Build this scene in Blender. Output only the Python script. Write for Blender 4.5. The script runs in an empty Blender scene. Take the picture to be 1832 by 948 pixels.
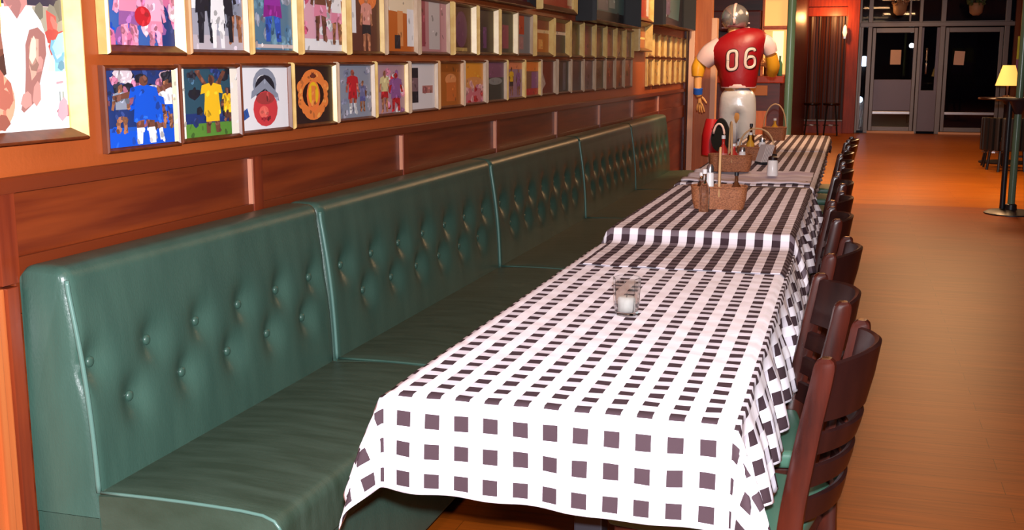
import bpy, bmesh, math, random
from mathutils import Vector, Matrix
from mathutils.bvhtree import BVHTree
PI = math.pi
rnd = random.Random(7)
S = bpy.context.scene
COL = S.collection

# ------------------------------------------------------------------ camera
cam_d = bpy.data.cameras.new('camera')
cam = bpy.data.objects.new('camera', cam_d); COL.objects.link(cam)
cam_d.sensor_fit = 'HORIZONTAL'; cam_d.sensor_width = 36.0
cam_d.lens = 2000.0 / 1832.0 * 36.0
cam_d.clip_start = 0.05; cam_d.clip_end = 200
R = Matrix(((0.9572317, -0.05070243, 0.2848451 * 1.0),
            (0.28932243, 0.16775046, -0.94241833),
            (0.0, 0.98452478, 0.17524541)))
cam.matrix_world = Matrix.Translation((0, 0, 1.4)) @ R.to_4x4()
S.camera = cam

# ------------------------------------------------------------------ view, world
S.view_settings.view_transform = 'Standard'; S.view_settings.look = 'None'
S.view_settings.exposure = 0.0; S.view_settings.gamma = 1.0
S.view_settings.use_curve_mapping = False
W = bpy.data.worlds.new('night'); S.world = W; W.use_nodes = True
W.node_tree.nodes['Background'].inputs[0].default_value = (0.010, 0.014, 0.03, 1)
W.node_tree.nodes['Background'].inputs[1].default_value = 0.6

# ------------------------------------------------------------------ lights
def light(name, kind, loc, power, color, size=0.3, target=None, spot=None, blend=0.5, sizey=None):
    d = bpy.data.lights.new(name, kind); d.energy = power; d.color = color
    if kind == 'AREA':
        d.size = size
        if sizey: d.shape = 'RECTANGLE'; d.size_y = sizey
    else: d.shadow_soft_size = size
    if kind == 'SPOT': d.spot_size = math.radians(spot); d.spot_blend = blend
    o = bpy.data.objects.new(name, d); COL.objects.link(o); o.location = loc
    if target is not None:
        o.rotation_euler = (Vector(target) - Vector(loc)).to_track_quat('-Z', 'Y').to_euler()
    return o
FLASH = 860
WARM = (1.0, 0.62, 0.33)
light('camera_flash', 'SPOT', (0.02, -0.02, 1.52), FLASH, (0.94, 0.95, 1.0), 0.025, target=(-0.75, 3.0, 0.75), spot=120, blend=0.6)
for yy, p in ((1.5, 16), (4.5, 12), (7.5, 12), (10.5, 16)):
    light('ceiling_lamp', 'AREA', (0.3, yy, 2.97), p, (1.0, 0.60, 0.32), 1.3, target=(0.3, yy, 0))
for yy, p in ((2.9, 26), (4.9, 30), (6.9, 26), (8.9, 14)):
    light('table_lamp', 'SPOT', (-0.45, yy, 2.9), p, (1.0, 0.82, 0.84), 0.15, target=(-0.5, yy, 0.8), spot=52, blend=0.7)  # unseen spots added over the tables to lift the cloth brightness
for xx, yy, p in ((1.2, 13.6, 170), (0.6, 17.5, 60), (1.0, 21.5, 30)):
    light('hall_lamp', 'AREA', (xx, yy, 2.95), p, (1.0, 0.55, 0.25), 0.9, target=(xx, yy, 0))
light('statue_lamp', 'SPOT', (-0.5, 8.9, 2.9), 95, (1.0, 0.86, 0.76), 0.08, target=(-1.1, 10.9, 1.2), spot=50)
light('wall_end_fill', 'SPOT', (-0.6, 9.4, 2.9), 250, (1.0, 0.66, 0.36), 0.06, target=(-1.75, 10.9, 1.4), spot=90)  # unseen spot added to brighten the partition end and far frames
light('far_table_lamp', 'SPOT', (-0.1, 9.3, 2.9), 90, (1.0, 0.60, 0.30), 0.06, target=(-0.4, 9.1, 0.8), spot=40)

# ------------------------------------------------------------------ materials
def mat(name, color, rough=0.5, metal=0.0, spec=0.5, emit=None, es=0.0, trans=0.0, ior=1.45, coat=0.0, noise=None, bump=None):
    m = bpy.data.materials.new(name); m.use_nodes = True
    nt = m.node_tree; b = nt.nodes['Principled BSDF']
    b.inputs['Base Color'].default_value = (*color, 1)
    b.inputs['Roughness'].default_value = rough; b.inputs['Metallic'].default_value = metal
    b.inputs['Specular IOR Level'].default_value = spec
    b.inputs['Transmission Weight'].default_value = trans; b.inputs['IOR'].default_value = ior
    b.inputs['Coat Weight'].default_value = coat
    if emit: b.inputs['Emission Color'].default_value = (*emit, 1); b.inputs['Emission Strength'].default_value = es
    tc = nt.nodes.new('ShaderNodeTexCoord')
    if noise:                                        # (scale vector, other colour, detail)
        mp = nt.nodes.new('ShaderNodeMapping'); mp.inputs['Scale'].default_value = noise[0]
        n = nt.nodes.new('ShaderNodeTexNoise'); n.inputs['Scale'].default_value = 1; n.inputs['Detail'].default_value = noise[2]
        r = nt.nodes.new('ShaderNodeMix'); r.data_type = 'RGBA'
        cr = nt.nodes.new('ShaderNodeMapRange'); cr.inputs[1].default_value = 0.35; cr.inputs[2].default_value = 0.65
        nt.links.new(tc.outputs['Object'], mp.inputs[0]); nt.links.new(mp.outputs[0], n.inputs['Vector'])
        nt.links.new(n.outputs[0], cr.inputs[0]); nt.links.new(cr.outputs[0], r.inputs['Factor'])
        r.inputs['A'].default_value = (*color, 1); r.inputs['B'].default_value = (*noise[1], 1)
        nt.links.new(r.outputs['Result'], b.inputs['Base Color'])
    if bump:                                         # (scale vector, strength, distance)
        mp = nt.nodes.new('ShaderNodeMapping'); mp.inputs['Scale'].default_value = bump[0]
        n = nt.nodes.new('ShaderNodeTexNoise'); n.inputs['Scale'].default_value = 1; n.inputs['Detail'].default_value = 4
        bp = nt.nodes.new('ShaderNodeBump'); bp.inputs['Strength'].default_value = bump[1]; bp.inputs['Distance'].default_value = bump[2]
        nt.links.new(tc.outputs['Object'], mp.inputs[0]); nt.links.new(mp.outputs[0], n.inputs['Vector'])
        nt.links.new(n.outputs[0], bp.inputs['Height']); nt.links.new(bp.outputs[0], b.inputs['Normal'])
    return m
M = {}
M['paint'] = mat('terracotta_paint', (0.35, 0.074, 0.016), 0.42, noise=((3, 3, 3), (0.32, 0.064, 0.013), 3), bump=((60, 60, 60), 0.15, 0.004))
M['panel'] = mat('mahogany_panel', (0.19, 0.032, 0.006), 0.34, noise=((6, 1.6, 26), (0.10, 0.013, 0.0035), 6))
M['rail'] = mat('mahogany_rail', (0.13, 0.022, 0.006), 0.34, noise=((6, 1.5, 40), (0.14, 0.022, 0.006), 5))
M['stile'] = mat('mahogany_stile', (0.20, 0.030, 0.008), 0.35, noise=((30, 30, 2), (0.12, 0.016, 0.005), 5))
M['pale_wood'] = mat('orange_board', (0.46, 0.13, 0.035), 0.35, noise=((40, 40, 1.2), (0.40, 0.085, 0.02), 5))
M['bead'] = mat('pale_bead', (0.50, 0.20, 0.12), 0.3)
M['vinyl'] = mat('green_vinyl', (0.040, 0.086, 0.066), 0.34, spec=0.5, noise=((14, 14, 3), (0.031, 0.070, 0.054), 6), bump=((220, 220, 90), 0.22, 0.003))
M['vinyl_seat'] = mat('green_vinyl_seat', (0.044, 0.072, 0.052), 0.45, spec=0.4, noise=((5, 30, 10), (0.028, 0.048, 0.032), 6), bump=((120, 260, 120), 0.22, 0.003))
M['edge_highlight'] = mat('green_edge_highlight', (0.085, 0.17, 0.145), 0.3)  # paler green, holds the flash highlight along the bench edges
M['seat_green'] = mat('chair_vinyl', (0.05, 0.13, 0.09), 0.4)
M['cherry'] = mat('cherry_wood', (0.052, 0.009, 0.005), 0.25, spec=0.5, noise=((30, 30, 5), (0.020, 0.005, 0.004), 5))
M['dark_cherry'] = mat('dark_cherry_wood', (0.022, 0.006, 0.005), 0.28, spec=0.5, noise=((20, 20, 3), (0.013, 0.004, 0.004), 5))
M['black'] = mat('black_iron', (0.012, 0.013, 0.018), 0.4)
M['tabletop'] = mat('table_laminate', (0.03, 0.015, 0.02), 0.4)
M['stile_gold_glare'] = mat('gold_glare_wood', (0.66, 0.46, 0.17), 0.35, noise=((20, 20, 20), (0.56, 0.34, 0.11), 3))  # gold stile colour with flash glare worked in
M['stile_oak_glare'] = mat('oak_glare_wood', (0.50, 0.27, 0.12), 0.38, noise=((40, 40, 10), (0.42, 0.20, 0.08), 3))  # oak tone, lightened by painted-in flash glare
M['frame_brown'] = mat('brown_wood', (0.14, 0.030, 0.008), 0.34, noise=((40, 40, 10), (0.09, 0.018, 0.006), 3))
M['stile_pale_glare'] = mat('pale_wood', (0.46, 0.32, 0.22), 0.4, noise=((40, 40, 10), (0.36, 0.23, 0.14), 3))  # beige of flash-lit stiles, glare carried in the colour
M['backing'] = mat('frame_backing', (0.10, 0.05, 0.03), 0.8)
M['dark_frame'] = mat('black_frame', (0.006, 0.005, 0.007), 0.6)
M['green_pole'] = mat('green_enamel', (0.10, 0.19, 0.13), 0.25, spec=0.6)
M['dark_pole'] = mat('dark_green_enamel', (0.02, 0.05, 0.045), 0.22, spec=0.6)
M['steel'] = mat('steel', (0.45, 0.43, 0.45), 0.28, metal=0.9)
M['alum'] = mat('door_aluminium', (0.17, 0.145, 0.14), 0.35, metal=0.6)
M['kick'] = mat('grey_kick_panel', (0.15, 0.12, 0.15), 0.35, metal=0.3)
M['glass'] = mat('pane_glass', (0.9, 0.95, 1.0), 0.02, trans=1.0, ior=1.35)
M['tumbler'] = mat('tumbler_glass', (0.94, 0.95, 0.95), 0.03, trans=1.0, ior=1.38)
M['wax'] = mat('white_wax', (0.85, 0.83, 0.78), 0.5)
M['white'] = mat('white_ceramic', (0.80, 0.76, 0.76), 0.3)
M['paper'] = mat('notice_paper', (0.80, 0.62, 0.58), 0.7)
M['wicker'] = mat('wicker', (0.42, 0.15, 0.06), 0.55, noise=((160, 160, 240), (0.20, 0.06, 0.02), 2), bump=((200, 200, 260), 0.7, 0.004))
M['cane'] = mat('pale_cane', (0.62, 0.36, 0.17), 0.4)
M['ketchup'] = mat('ketchup_red', (0.50, 0.03, 0.02), 0.3)
M['mustard'] = mat('mustard_yellow', (0.65, 0.32, 0.03), 0.3)
M['brownglass'] = mat('brown_bottle', (0.10, 0.03, 0.01), 0.12)
M['greenlabel'] = mat('green_label', (0.05, 0.22, 0.12), 0.5)
M['pinklabel'] = mat('pink_label', (0.60, 0.18, 0.15), 0.5)
M['napkin'] = mat('paper_napkin', (0.66, 0.56, 0.54), 0.8)
M['jersey'] = mat('red_jersey', (0.25, 0.003, 0.007), 0.42, bump=((14, 14, 14), 0.3, 0.01))
M['pants'] = mat('silver_pants', (0.62, 0.63, 0.68), 0.24, metal=0.25, bump=((9, 9, 9), 0.3, 0.02))
M['sleeve'] = mat('pink_white_sleeve', (0.70, 0.50, 0.50), 0.4)
M['skin'] = mat('painted_skin', (0.62, 0.30, 0.10), 0.35)
M['yellow_pad'] = mat('yellow_pad', (0.72, 0.34, 0.02), 0.35)
M['blue_band'] = mat('blue_band', (0.01, 0.08, 0.42), 0.4)
M['helmet'] = mat('silver_helmet', (0.42, 0.43, 0.45), 0.18, metal=0.75)
M['stripe'] = mat('helmet_stripe', (0.70, 0.45, 0.42), 0.3)
M['sock'] = mat('red_sock', (0.45, 0.008, 0.012), 0.45)
M['shoe'] = mat('black_shoe', (0.008, 0.007, 0.007), 0.75, spec=0.2)
M['digit'] = mat('digit_white', (0.62, 0.50, 0.46), 0.5)
M['digit_outline'] = mat('digit_black', (0.04, 0.015, 0.015), 0.5)
M['maroon'] = mat('maroon_wood', (0.085, 0.010, 0.010), 0.35, noise=((3, 3, 20), (0.05, 0.006, 0.008), 4))
M['orange_wood'] = mat('orange_wood', (0.58, 0.17, 0.040), 0.35, noise=((20, 20, 2), (0.44, 0.11, 0.022), 4))
M['ochre'] = mat('ochre_drawer', (0.40, 0.14, 0.015), 0.4)
M['peach'] = mat('peach_trim', (0.88, 0.52, 0.34), 0.4)
M['ceiling'] = mat('ceiling_paint', (0.34, 0.22, 0.15), 0.8)
M['plain_wall'] = mat('brown_wall', (0.20, 0.06, 0.02), 0.6, noise=((2, 2, 2), (0.16, 0.05, 0.02), 3))
M['slat'] = mat('dark_slat', (0.055, 0.016, 0.012), 0.4, noise=((40, 5, 0.6), (0.10, 0.022, 0.010), 3))
M['redwood'] = mat('redwood_casing', (0.40, 0.045, 0.012), 0.4, noise=((20, 20, 2), (0.26, 0.028, 0.009), 4))
M['asphalt'] = mat('asphalt', (0.02, 0.02, 0.024), 0.7)
M['facade'] = mat('street_facade', (0.03, 0.03, 0.04), 0.8, noise=((0.8, 1, 1.2), (0.012, 0.012, 0.02), 3))
M['lamp_blue'] = mat('cold_lamp', (0.7, 0.8, 1), 0.5, emit=(0.55, 0.72, 1.0), es=3.5)
M['lamp_white'] = mat('white_lamp', (1, 1, 1), 0.5, emit=(0.9, 1.0, 0.95), es=8)
M['shade_lit'] = mat('lit_shade', (0.9, 0.6, 0.25), 0.6, emit=(1.0, 0.50, 0.10), es=1.15)
M['glow'] = mat('lit_amber_glass', (0.9, 0.5, 0.2), 0.5, emit=(1.0, 0.42, 0.12), es=1.1, noise=None)
M['glow_pale'] = mat('lit_cream_glass', (0.9, 0.7, 0.5), 0.5, emit=(1.0, 0.72, 0.42), es=1.3)
M['red_lamp'] = mat('red_votive', (0.8, 0.1, 0.1), 0.4, emit=(1.0, 0.25, 0.2), es=3)

def m_floor(name, c1, c2, c3, rough):
    m = bpy.data.materials.new(name); m.use_nodes = True; nt = m.node_tree; b = nt.nodes['Principled BSDF']
    tc = nt.nodes.new('ShaderNodeTexCoord')
    br = nt.nodes.new('ShaderNodeTexBrick'); br.inputs['Scale'].default_value = 1.0
    br.inputs['Brick Width'].default_value = 1.1; br.inputs['Row Height'].default_value = 0.12; br.inputs['Mortar Size'].default_value = 0.0012
    br.inputs['Color1'].default_value = (*c1, 1); br.inputs['Color2'].default_value = (*c2, 1); br.inputs['Mortar'].default_value = (*c3, 1)
    mp = nt.nodes.new('ShaderNodeMapping'); mp.inputs['Scale'].default_value = (2.0, 45, 1)
    n = nt.nodes.new('ShaderNodeTexNoise'); n.inputs['Scale'].default_value = 1; n.inputs['Detail'].default_value = 6
    mx = nt.nodes.new('ShaderNodeMix'); mx.data_type = 'RGBA'; mx.blend_type = 'MULTIPLY'; mx.inputs['Factor'].default_value = 0.6
    cr = nt.nodes.new('ShaderNodeMapRange'); cr.inputs[1].default_value = 0.3; cr.inputs[2].default_value = 0.7; cr.inputs[3].default_value = 0.45; cr.inputs[4].default_value = 1.15
    L = nt.links.new
    L(tc.outputs['Object'], br.inputs['Vector']); L(tc.outputs['Object'], mp.inputs[0]); L(mp.outputs[0], n.inputs['Vector'])
    L(n.outputs[0], cr.inputs[0]); L(br.outputs['Color'], mx.inputs['A']); L(cr.outputs[0], mx.inputs['B']); L(mx.outputs['Result'], b.inputs['Base Color'])
    b.inputs['Roughness'].default_value = rough; b.inputs['Specular IOR Level'].default_value = 0.18
    return m
M['floor'] = m_floor('oak_laminate', (0.30, 0.062, 0.004), (0.25, 0.050, 0.003), (0.12, 0.026, 0.002), 0.42)
M['floor_far'] = m_floor('honey_laminate', (0.48, 0.14, 0.006), (0.42, 0.115, 0.005), (0.2, 0.06, 0.006), 0.34)

def m_gingham(name, white, weft, warp, dark):
    m = bpy.data.materials.new(name); m.use_nodes = True; nt = m.node_tree; b = nt.nodes['Principled BSDF']
    L = nt.links.new
    uv = nt.nodes.new('ShaderNodeUVMap'); uv.uv_map = 'cloth'
    sp = nt.nodes.new('ShaderNodeSeparateXYZ'); L(uv.outputs[0], sp.inputs[0])
    def stripe(sock):
        f = nt.nodes.new('ShaderNodeMath'); f.operation = 'FRACT'; L(sock, f.inputs[0])
        s = nt.nodes.new('ShaderNodeMath'); s.operation = 'LESS_THAN'; L(f.outputs[0], s.inputs[0]); s.inputs[1].default_value = 0.5
        return s.outputs[0]
    a = stripe(sp.outputs[0]); c = stripe(sp.outputs[1])
    ad = nt.nodes.new('ShaderNodeMath'); ad.operation = 'MULTIPLY_ADD'; L(a, ad.inputs[0]); ad.inputs[1].default_value = 2.0; L(c, ad.inputs[2])
    dv = nt.nodes.new('ShaderNodeMath'); dv.operation = 'MULTIPLY'; L(ad.outputs[0], dv.inputs[0]); dv.inputs[1].default_value = 0.3333
    r = nt.nodes.new('ShaderNodeValToRGB'); r.color_ramp.interpolation = 'CONSTANT'
    e = r.color_ramp.elements; e[0].position = 0.0; e[0].color = (*white, 1)
    e[1].position = 0.17; e[1].color = (*weft, 1)
    k = e.new(0.5); k.color = (*warp, 1)
    k = e.new(0.83); k.color = (*dark, 1)
    L(dv.outputs[0], r.inputs[0]); L(r.outputs[0], b.inputs['Base Color'])
    b.inputs['Roughness'].default_value = 0.85; b.inputs['Specular IOR Level'].default_value = 0.15
    n = nt.nodes.new('ShaderNodeTexNoise'); n.inputs['Scale'].default_value = 9; n.inputs['Detail'].default_value = 3
    tc = nt.nodes.new('ShaderNodeTexCoord'); L(tc.outputs['Object'], n.inputs['Vector'])
    bp = nt.nodes.new('ShaderNodeBump'); bp.inputs['Strength'].default_value = 0.35; bp.inputs['Distance'].default_value = 0.015
    L(n.outputs[0], bp.inputs['Height']); L(bp.outputs[0], b.inputs['Normal'])
    return m
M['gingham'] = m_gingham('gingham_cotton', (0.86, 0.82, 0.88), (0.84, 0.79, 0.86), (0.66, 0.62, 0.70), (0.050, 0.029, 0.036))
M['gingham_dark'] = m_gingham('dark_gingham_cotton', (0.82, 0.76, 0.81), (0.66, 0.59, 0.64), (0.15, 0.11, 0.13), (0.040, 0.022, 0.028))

def m_print(name='photo_print', rough=0.28):
    m = bpy.data.materials.new(name); m.use_nodes = True; nt = m.node_tree; b = nt.nodes['Principled BSDF']
    at = nt.nodes.new('ShaderNodeVertexColor'); at.layer_name = 'ink'
    nt.links.new(at.outputs[0], b.inputs['Base Color']); b.inputs['Roughness'].default_value = rough
    b.inputs['Specular IOR Level'].default_value = 0.3
    return m
M['print'] = m_print()

# ------------------------------------------------------------------ mesh helpers
def add_box(bm, c, s, rz=0.0, bev=0.0, rot=None, taper=None):
    m = Matrix.Translation(c) @ (rot if rot is not None else Matrix.Rotation(rz, 4, 'Z')) @ Matrix.Diagonal((s[0], s[1], s[2], 1))
    r = bmesh.ops.create_cube(bm, size=1.0, matrix=m)
    if bev > 0:
        vs = set(r['verts']); es = [e for e in bm.edges if e.verts[0] in vs and e.verts[1] in vs]
        bmesh.ops.bevel(bm, geom=es, offset=bev, segments=2, profile=0.7, affect='EDGES')
def bx(bm, x0, x1, y0, y1, z0, z1, bev=0.0):
    add_box(bm, ((x0+x1)/2, (y0+y1)/2, (z0+z1)/2), (abs(x1-x0), abs(y1-y0), abs(z1-z0)), bev=bev)
def add_lathe(bm, prof, loc=(0, 0, 0), seg=24, ell=(1, 1), close=True):
    loc = Vector(loc); rings = []
    for r, z in prof:
        rings.append([bm.verts.new(loc + Vector((r*ell[0]*math.cos(2*PI*i/seg), r*ell[1]*math.sin(2*PI*i/seg), z))) for i in range(seg)])
    for a, b in zip(rings, rings[1:]):
        for i in range(seg): bm.faces.new((a[i], a[(i+1) % seg], b[(i+1) % seg], b[i]))
    if close:
        if prof[0][0] > 1e-5: bm.faces.new(list(reversed(rings[0])))
        if prof[-1][0] > 1e-5: bm.faces.new(rings[-1])
def catmull(pts, n):
    out = []
    P = [pts[0]] + list(pts) + [pts[-1]]
    for i in range(1, len(P)-2):
        for k in range(n):
            t = k/n; a, b, c, d = [Vector(p) for p in P[i-1:i+3]]
            out.append(0.5*((2*b) + (c-a)*t + (2*a-5*b+4*c-d)*t*t + (3*b-a-3*c+d)*t**3))
    out.append(Vector(P[-2])); return out
def add_tube(bm, pts, rad, seg=10, smooth=0, ell=None, up=(0, 0, 1)):
    # pts: points; rad: number or list; ell: second radius factor
    pts = [Vector(p) for p in pts]
    if not isinstance(rad, (list, tuple)): rad = [rad]*len(pts)
    if smooth:
        q = catmull([(*p, ) for p in pts], smooth)
        rr = []
        for i in range(len(pts)-1):
            for k in range(smooth):
                t = k/smooth; rr.append(rad[i]*(1-t) + rad[i+1]*t)
        rr.append(rad[-1]); pts, rad = q, rr
    rings = []
    n = len(pts); u = Vector(up)
    for i, p in enumerate(pts):
        d = (pts[min(i+1, n-1)] - pts[max(i-1, 0)]).normalized()
        a = d.cross(u)
        if a.length < 1e-3: a = d.cross(Vector((0, 1, 0)))
        if a.length < 1e-3: a = d.cross(Vector((1, 0, 0)))
        a.normalize(); b = d.cross(a).normalized()
        e = ell if ell else 1.0
        rings.append([bm.verts.new(p + a*rad[i]*math.cos(2*PI*k/seg) + b*rad[i]*e*math.sin(2*PI*k/seg)) for k in range(seg)])
    for A, B in zip(rings, rings[1:]):
        for k in range(seg): bm.faces.new((A[k], A[(k+1) % seg], B[(k+1) % seg], B[k]))
    bm.faces.new(list(reversed(rings[0]))); bm.faces.new(rings[-1])
def add_grid(bm, fn, nu, nv, uvfn=None):
    V = [[bm.verts.new(fn(i/nu, j/nv)) for j in range(nv+1)] for i in range(nu+1)]
    F = []
    for i in range(nu):
        for j in range(nv): F.append(bm.faces.new((V[i][j], V[i+1][j], V[i+1][j+1], V[i][j+1])))
    return V, F
def obj(name, bm, m=None, parent=None, smooth=False, angle=None):
    bmesh.ops.recalc_face_normals(bm, faces=bm.faces)
    me = bpy.data.meshes.new(name); bm.to_mesh(me); bm.free()
    if m is not None: me.materials.append(M[m] if isinstance(m, str) else m)
    if smooth:
        for p in me.polygons: p.use_smooth = True
        if angle:
            try: me.set_sharp_from_angle(angle=math.radians(angle))
            except Exception: pass
    o = bpy.data.objects.new(name, me); COL.objects.link(o)
    if parent is not None: o.parent = parent
    return o
def tag(o, label=None, cat=None, group=None, kind=None):
    if label: o['label'] = label
    if cat: o['category'] = cat
    if group: o['group'] = group
    if kind: o['kind'] = kind
    return o
def thing(name, label, cat, loc=(0, 0, 0), rz=0.0, group=None):
    o = bpy.data.objects.new(name, None); COL.objects.link(o)
    o.location = loc; o.rotation_euler = (0, 0, rz)
    return tag(o, label, cat, group)
def struct(name, bm, m, **k):
    o = obj(name, bm, m, **k); o['kind'] = 'structure'; return o
def copy_tree(o, parent=None):
    c = o.copy(); COL.objects.link(c)
    if parent is not None: c.parent = parent
    for ch in list(o.children): copy_tree(ch, c)
    return c
def B(): return bmesh.new()
def sbox(name, m, *a, bev=0.0):
    b = B(); bx(b, *a, bev=bev); return struct(name, b, m)

# ================================================================== SETTING
WX = -1.76
YB = 25.0
sbox('floor', 'floor', -4.5, 7.0, -3.0, 12.03, -0.08, 0.0)
sbox('floor.001', 'floor_far', -4.5, 7.0, 12.03, YB+0.05, -0.08, 0.0)
sbox('ceiling', 'ceiling', -4.5, 7.0, -3.0, YB+0.05, 3.0, 3.1)
sbox('wall_front', 'plain_wall', -4.5, 7.0, -3.1, -3.0, 0, 3.0)
sbox('wall_right', 'plain_wall', 7.0, 7.1, -3.1, YB, 0, 3.0)
sbox('wall_left', 'paint', WX-0.12, WX, -3.0, 12.2, 1.0, 3.0)
# wainscot: dark boards, stiles, cap rail
b = B(); bx(b, WX-0.12, WX, -3.0, 12.2, 0.0, 1.0); bx(b, WX, WX+0.006, -3.0, 12.2, 0.90, 1.13); struct('wall_left.001', b, 'panel')
b = B(); bx(b, WX, WX+0.028, -3.0, 12.2, 1.128, 1.162, bev=0.006); struct('trim_1', b, 'rail')
b = B(); bx(b, WX, WX+0.018, 1.99, 12.2, 0.86, 0.985, bev=0.003); struct('trim_2', b, 'rail')
ys = [2.005, 3.03, 4.23, 5.48, 6.71, 7.94, 9.2, 10.5]
b = B()
for i, y in enumerate(ys): 
    w = 0.055
    bx(b, WX, WX+0.022, y-w if i == 0 else y, y if i == 0 else y+w, 0.93, 1.130, bev=0.0015)
struct('trim_3', b, 'stile')
b = B()
for i, y in enumerate(ys):
    if i == 0: bx(b, WX+0.004, WX+0.014, y, y+0.006, 0.99, 1.122)
    else: bx(b, WX+0.004, WX+0.020, y-0.008, y, 0.985, 1.122)
struct('trim_4', b, 'bead')
# stacked end boards of the wainscot beside the bench end
b = B(); bx(b, WX, WX+0.030, 1.952, 1.988, 0.0, 0.925, bev=0.002); struct('trim_5', b, 'stile')
b = B(); bx(b, WX, WX+0.022, 1.60, 1.952, 0.0, 0.925, bev=0.004); bx(b, WX+0.018, WX+0.03, 1.90, 1.925, 0, 0.925, bev=0.003); struct('trim_6', b, 'pale_wood')
# partition stub closing the left wall, with pale edge
sbox('wall_left.002', 'maroon', WX-0.1, WX+0.02, 12.2, 12.32, 0, 3.0)
sbox('trim_7', 'peach', WX+0.055, WX+0.115, 12.16, 12.34, 0, 3.0, bev=0.006)
sbox('trim_8', 'orange_wood', WX+0.115, WX+0.285, 12.20, 12.34, 0, 3.0, bev=0.004)
sbox('trim_9', 'peach', WX+0.285, WX+0.34, 12.20, 12.36, 0, 1.9, bev=0.004)
# room beyond to the left: alcove wall with lit opening, behind the statue
AY = 15.6
sbox('wall_alcove', 'maroon', -4.5, -0.98, AY, AY+0.15, 0, 3.0)
sbox('wall_alcove_side', 'maroon', -1.10, -0.98, AY+0.15, YB, 0, 3.0)
sbox('wall_far_left', 'plain_wall', -4.6, -4.5, 12.3, AY, 0, 3.0)
b = B()
for x in (-2.56, -2.30): bx(b, x, x+0.10, AY-0.06, AY, 1.6, 3.0, bev=0.01)
struct('trim_10', b, 'sleeve')
b = B(); bx(b, -2.1, -1.21, AY-0.35, AY, 1.86, 2.12, bev=0.02); struct('trim_11', b, 'maroon')
# far wall with casing, doors and windows
sbox('wall_back', 'plain_wall', -4.5, -1.27, YB, YB+0.15, 0, 3.0)
sbox('wall_back.001', 'plain_wall', 3.05, 7.0, YB, YB+0.15, 0, 3.0)
sbox('wall_back.002', 'redwood', -1.27, 0.02, YB-0.3, YB+0.15, 0.0, 0.26)
sbox('wall_back.003', 'redwood', -1.27, 0.02, YB-0.3, YB+0.15, 2.56, 3.0)
b = B(); bx(b, -1.30, -1.12, YB-0.36, YB+0.1, 0, 3.0, bev=0.01); bx(b, -0.20, 0.04, YB-0.36, YB+0.1, 0, 3.0, bev=0.01); bx(b, -1.12, -0.20, YB-0.34, YB-0.2, 2.42, 2.60, bev=0.01)
struct('trim_12', b, 'redwood')
b = B()
bx(b, -1.12, -0.2, YB-0.02, YB+0.02, 0.26, 2.45)
x = -1.10
while x < -0.22:
    w = rnd.uniform(0.03, 0.05); add_box(b, (x+w/2, YB-0.10, 1.35), (w, 0.012, 2.18), rz=rnd.uniform(-0.5, 0.5)); x += w+rnd.uniform(0.006, 0.02)
w1 = struct('window_1', b, 'slat')
b = B(); bx(b, -1.12, -0.2, YB-0.33, YB-0.10, 0.255, 0.285, bev=0.005); o = obj('window_sill', b, 'alum', w1)

# ---- street door set: aluminium posts, rails, panes
def pane(name, x0, x1, z0, z1, y=YB+0.05, parent=None):
    b = B(); bx(b, x0, x1, y, y+0.008, z0, z1); return obj(name, b, 'glass', parent)
b = B()
for x, w in ((0.04, 0.05), (0.22, 0.09), (1.22, 0.07), (1.64, 0.10), (2.86, 0.10)): bx(b, x, x+w, YB, YB+0.12, 0, 3.0, bev=0.008)
bx(b, 0.06, 3.05, YB-0.005, YB+0.12, 2.20, 2.29, bev=0.008)
bx(b, 0.06, 3.05, YB, YB+0.12, 2.94, 3.0)
bx(b, 1.02, 1.06, YB+0.01, YB+0.10, 2.29, 2.95, bev=0.005)
struct('trim_13', b, 'alum')
b = B(); bx(b, 0.30, 1.25, YB-0.06, YB+0.12, 0.0, 0.05, bev=0.008); bx(b, 1.72, 2.90, YB-0.06, YB+0.12, 0.0, 0.045, bev=0.008); struct('trim_14', b, 'peach')
def street_door(nm, x0, x1, kick=True):
    b = B(); t = 0.07
    bx(b, x0, x0+t, YB+0.02, YB+0.08, 0.05, 2.18, bev=0.006); bx(b, x1-t, x1, YB+0.02, YB+0.08, 0.05, 2.18, bev=0.006)
    bx(b, x0+t, x1-t, YB+0.02, YB+0.08, 2.08, 2.18, bev=0.006); bx(b, x0+t, x1-t, YB+0.02, YB+0.08, 0.05, 0.14, bev=0.006)
    d = struct(nm, b, 'alum')
    if kick: b = B(); bx(b, x0+t, x1-t, YB+0.035, YB+0.065, 0.47, 1.12, bev=0.004); obj('kick_panel', b, 'kick', d)
    else: pane('pane', x0+t, x1-t, 0.47, 1.12, parent=d)
    b = B(); bx(b, x0+t, x1-t, YB+0.03, YB+0.07, 0.40, 0.46, bev=0.008); obj('push_bar', b, 'steel', d)
    pane('pane', x0+t, x1-t, 1.12, 2.08, parent=d); pane('pane', x0+t, x1-t, 0.14, 0.40, parent=d)
    return d
d1 = street_door('door_1', 0.32, 1.21)
d2 = street_door('door_2', 1.75, 2.85, False)
b = B(); add_tube(b, [(1.245+0.16, YB-0.05, 1.25), (1.245+0.16, YB-0.07, 1.45), (1.245+0.16, YB-0.05, 1.75)], 0.02, smooth=4)
add_box(b, (1.405, YB-0.02, 1.25), (0.03, 0.07, 0.03)); add_box(b, (1.405, YB-0.02, 1.75), (0.03, 0.07, 0.03)); hb = b
b = B(); bx(b, 1.29, 1.64, YB+0.02, YB+0.08, 0.05, 0.9, bev=0.006); bx(b, 1.29, 1.33, YB+0.02, YB+0.08, 0.9, 2.18); bx(b, 1.58, 1.64, YB+0.02, YB+0.08, 0.9, 2.18)
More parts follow.
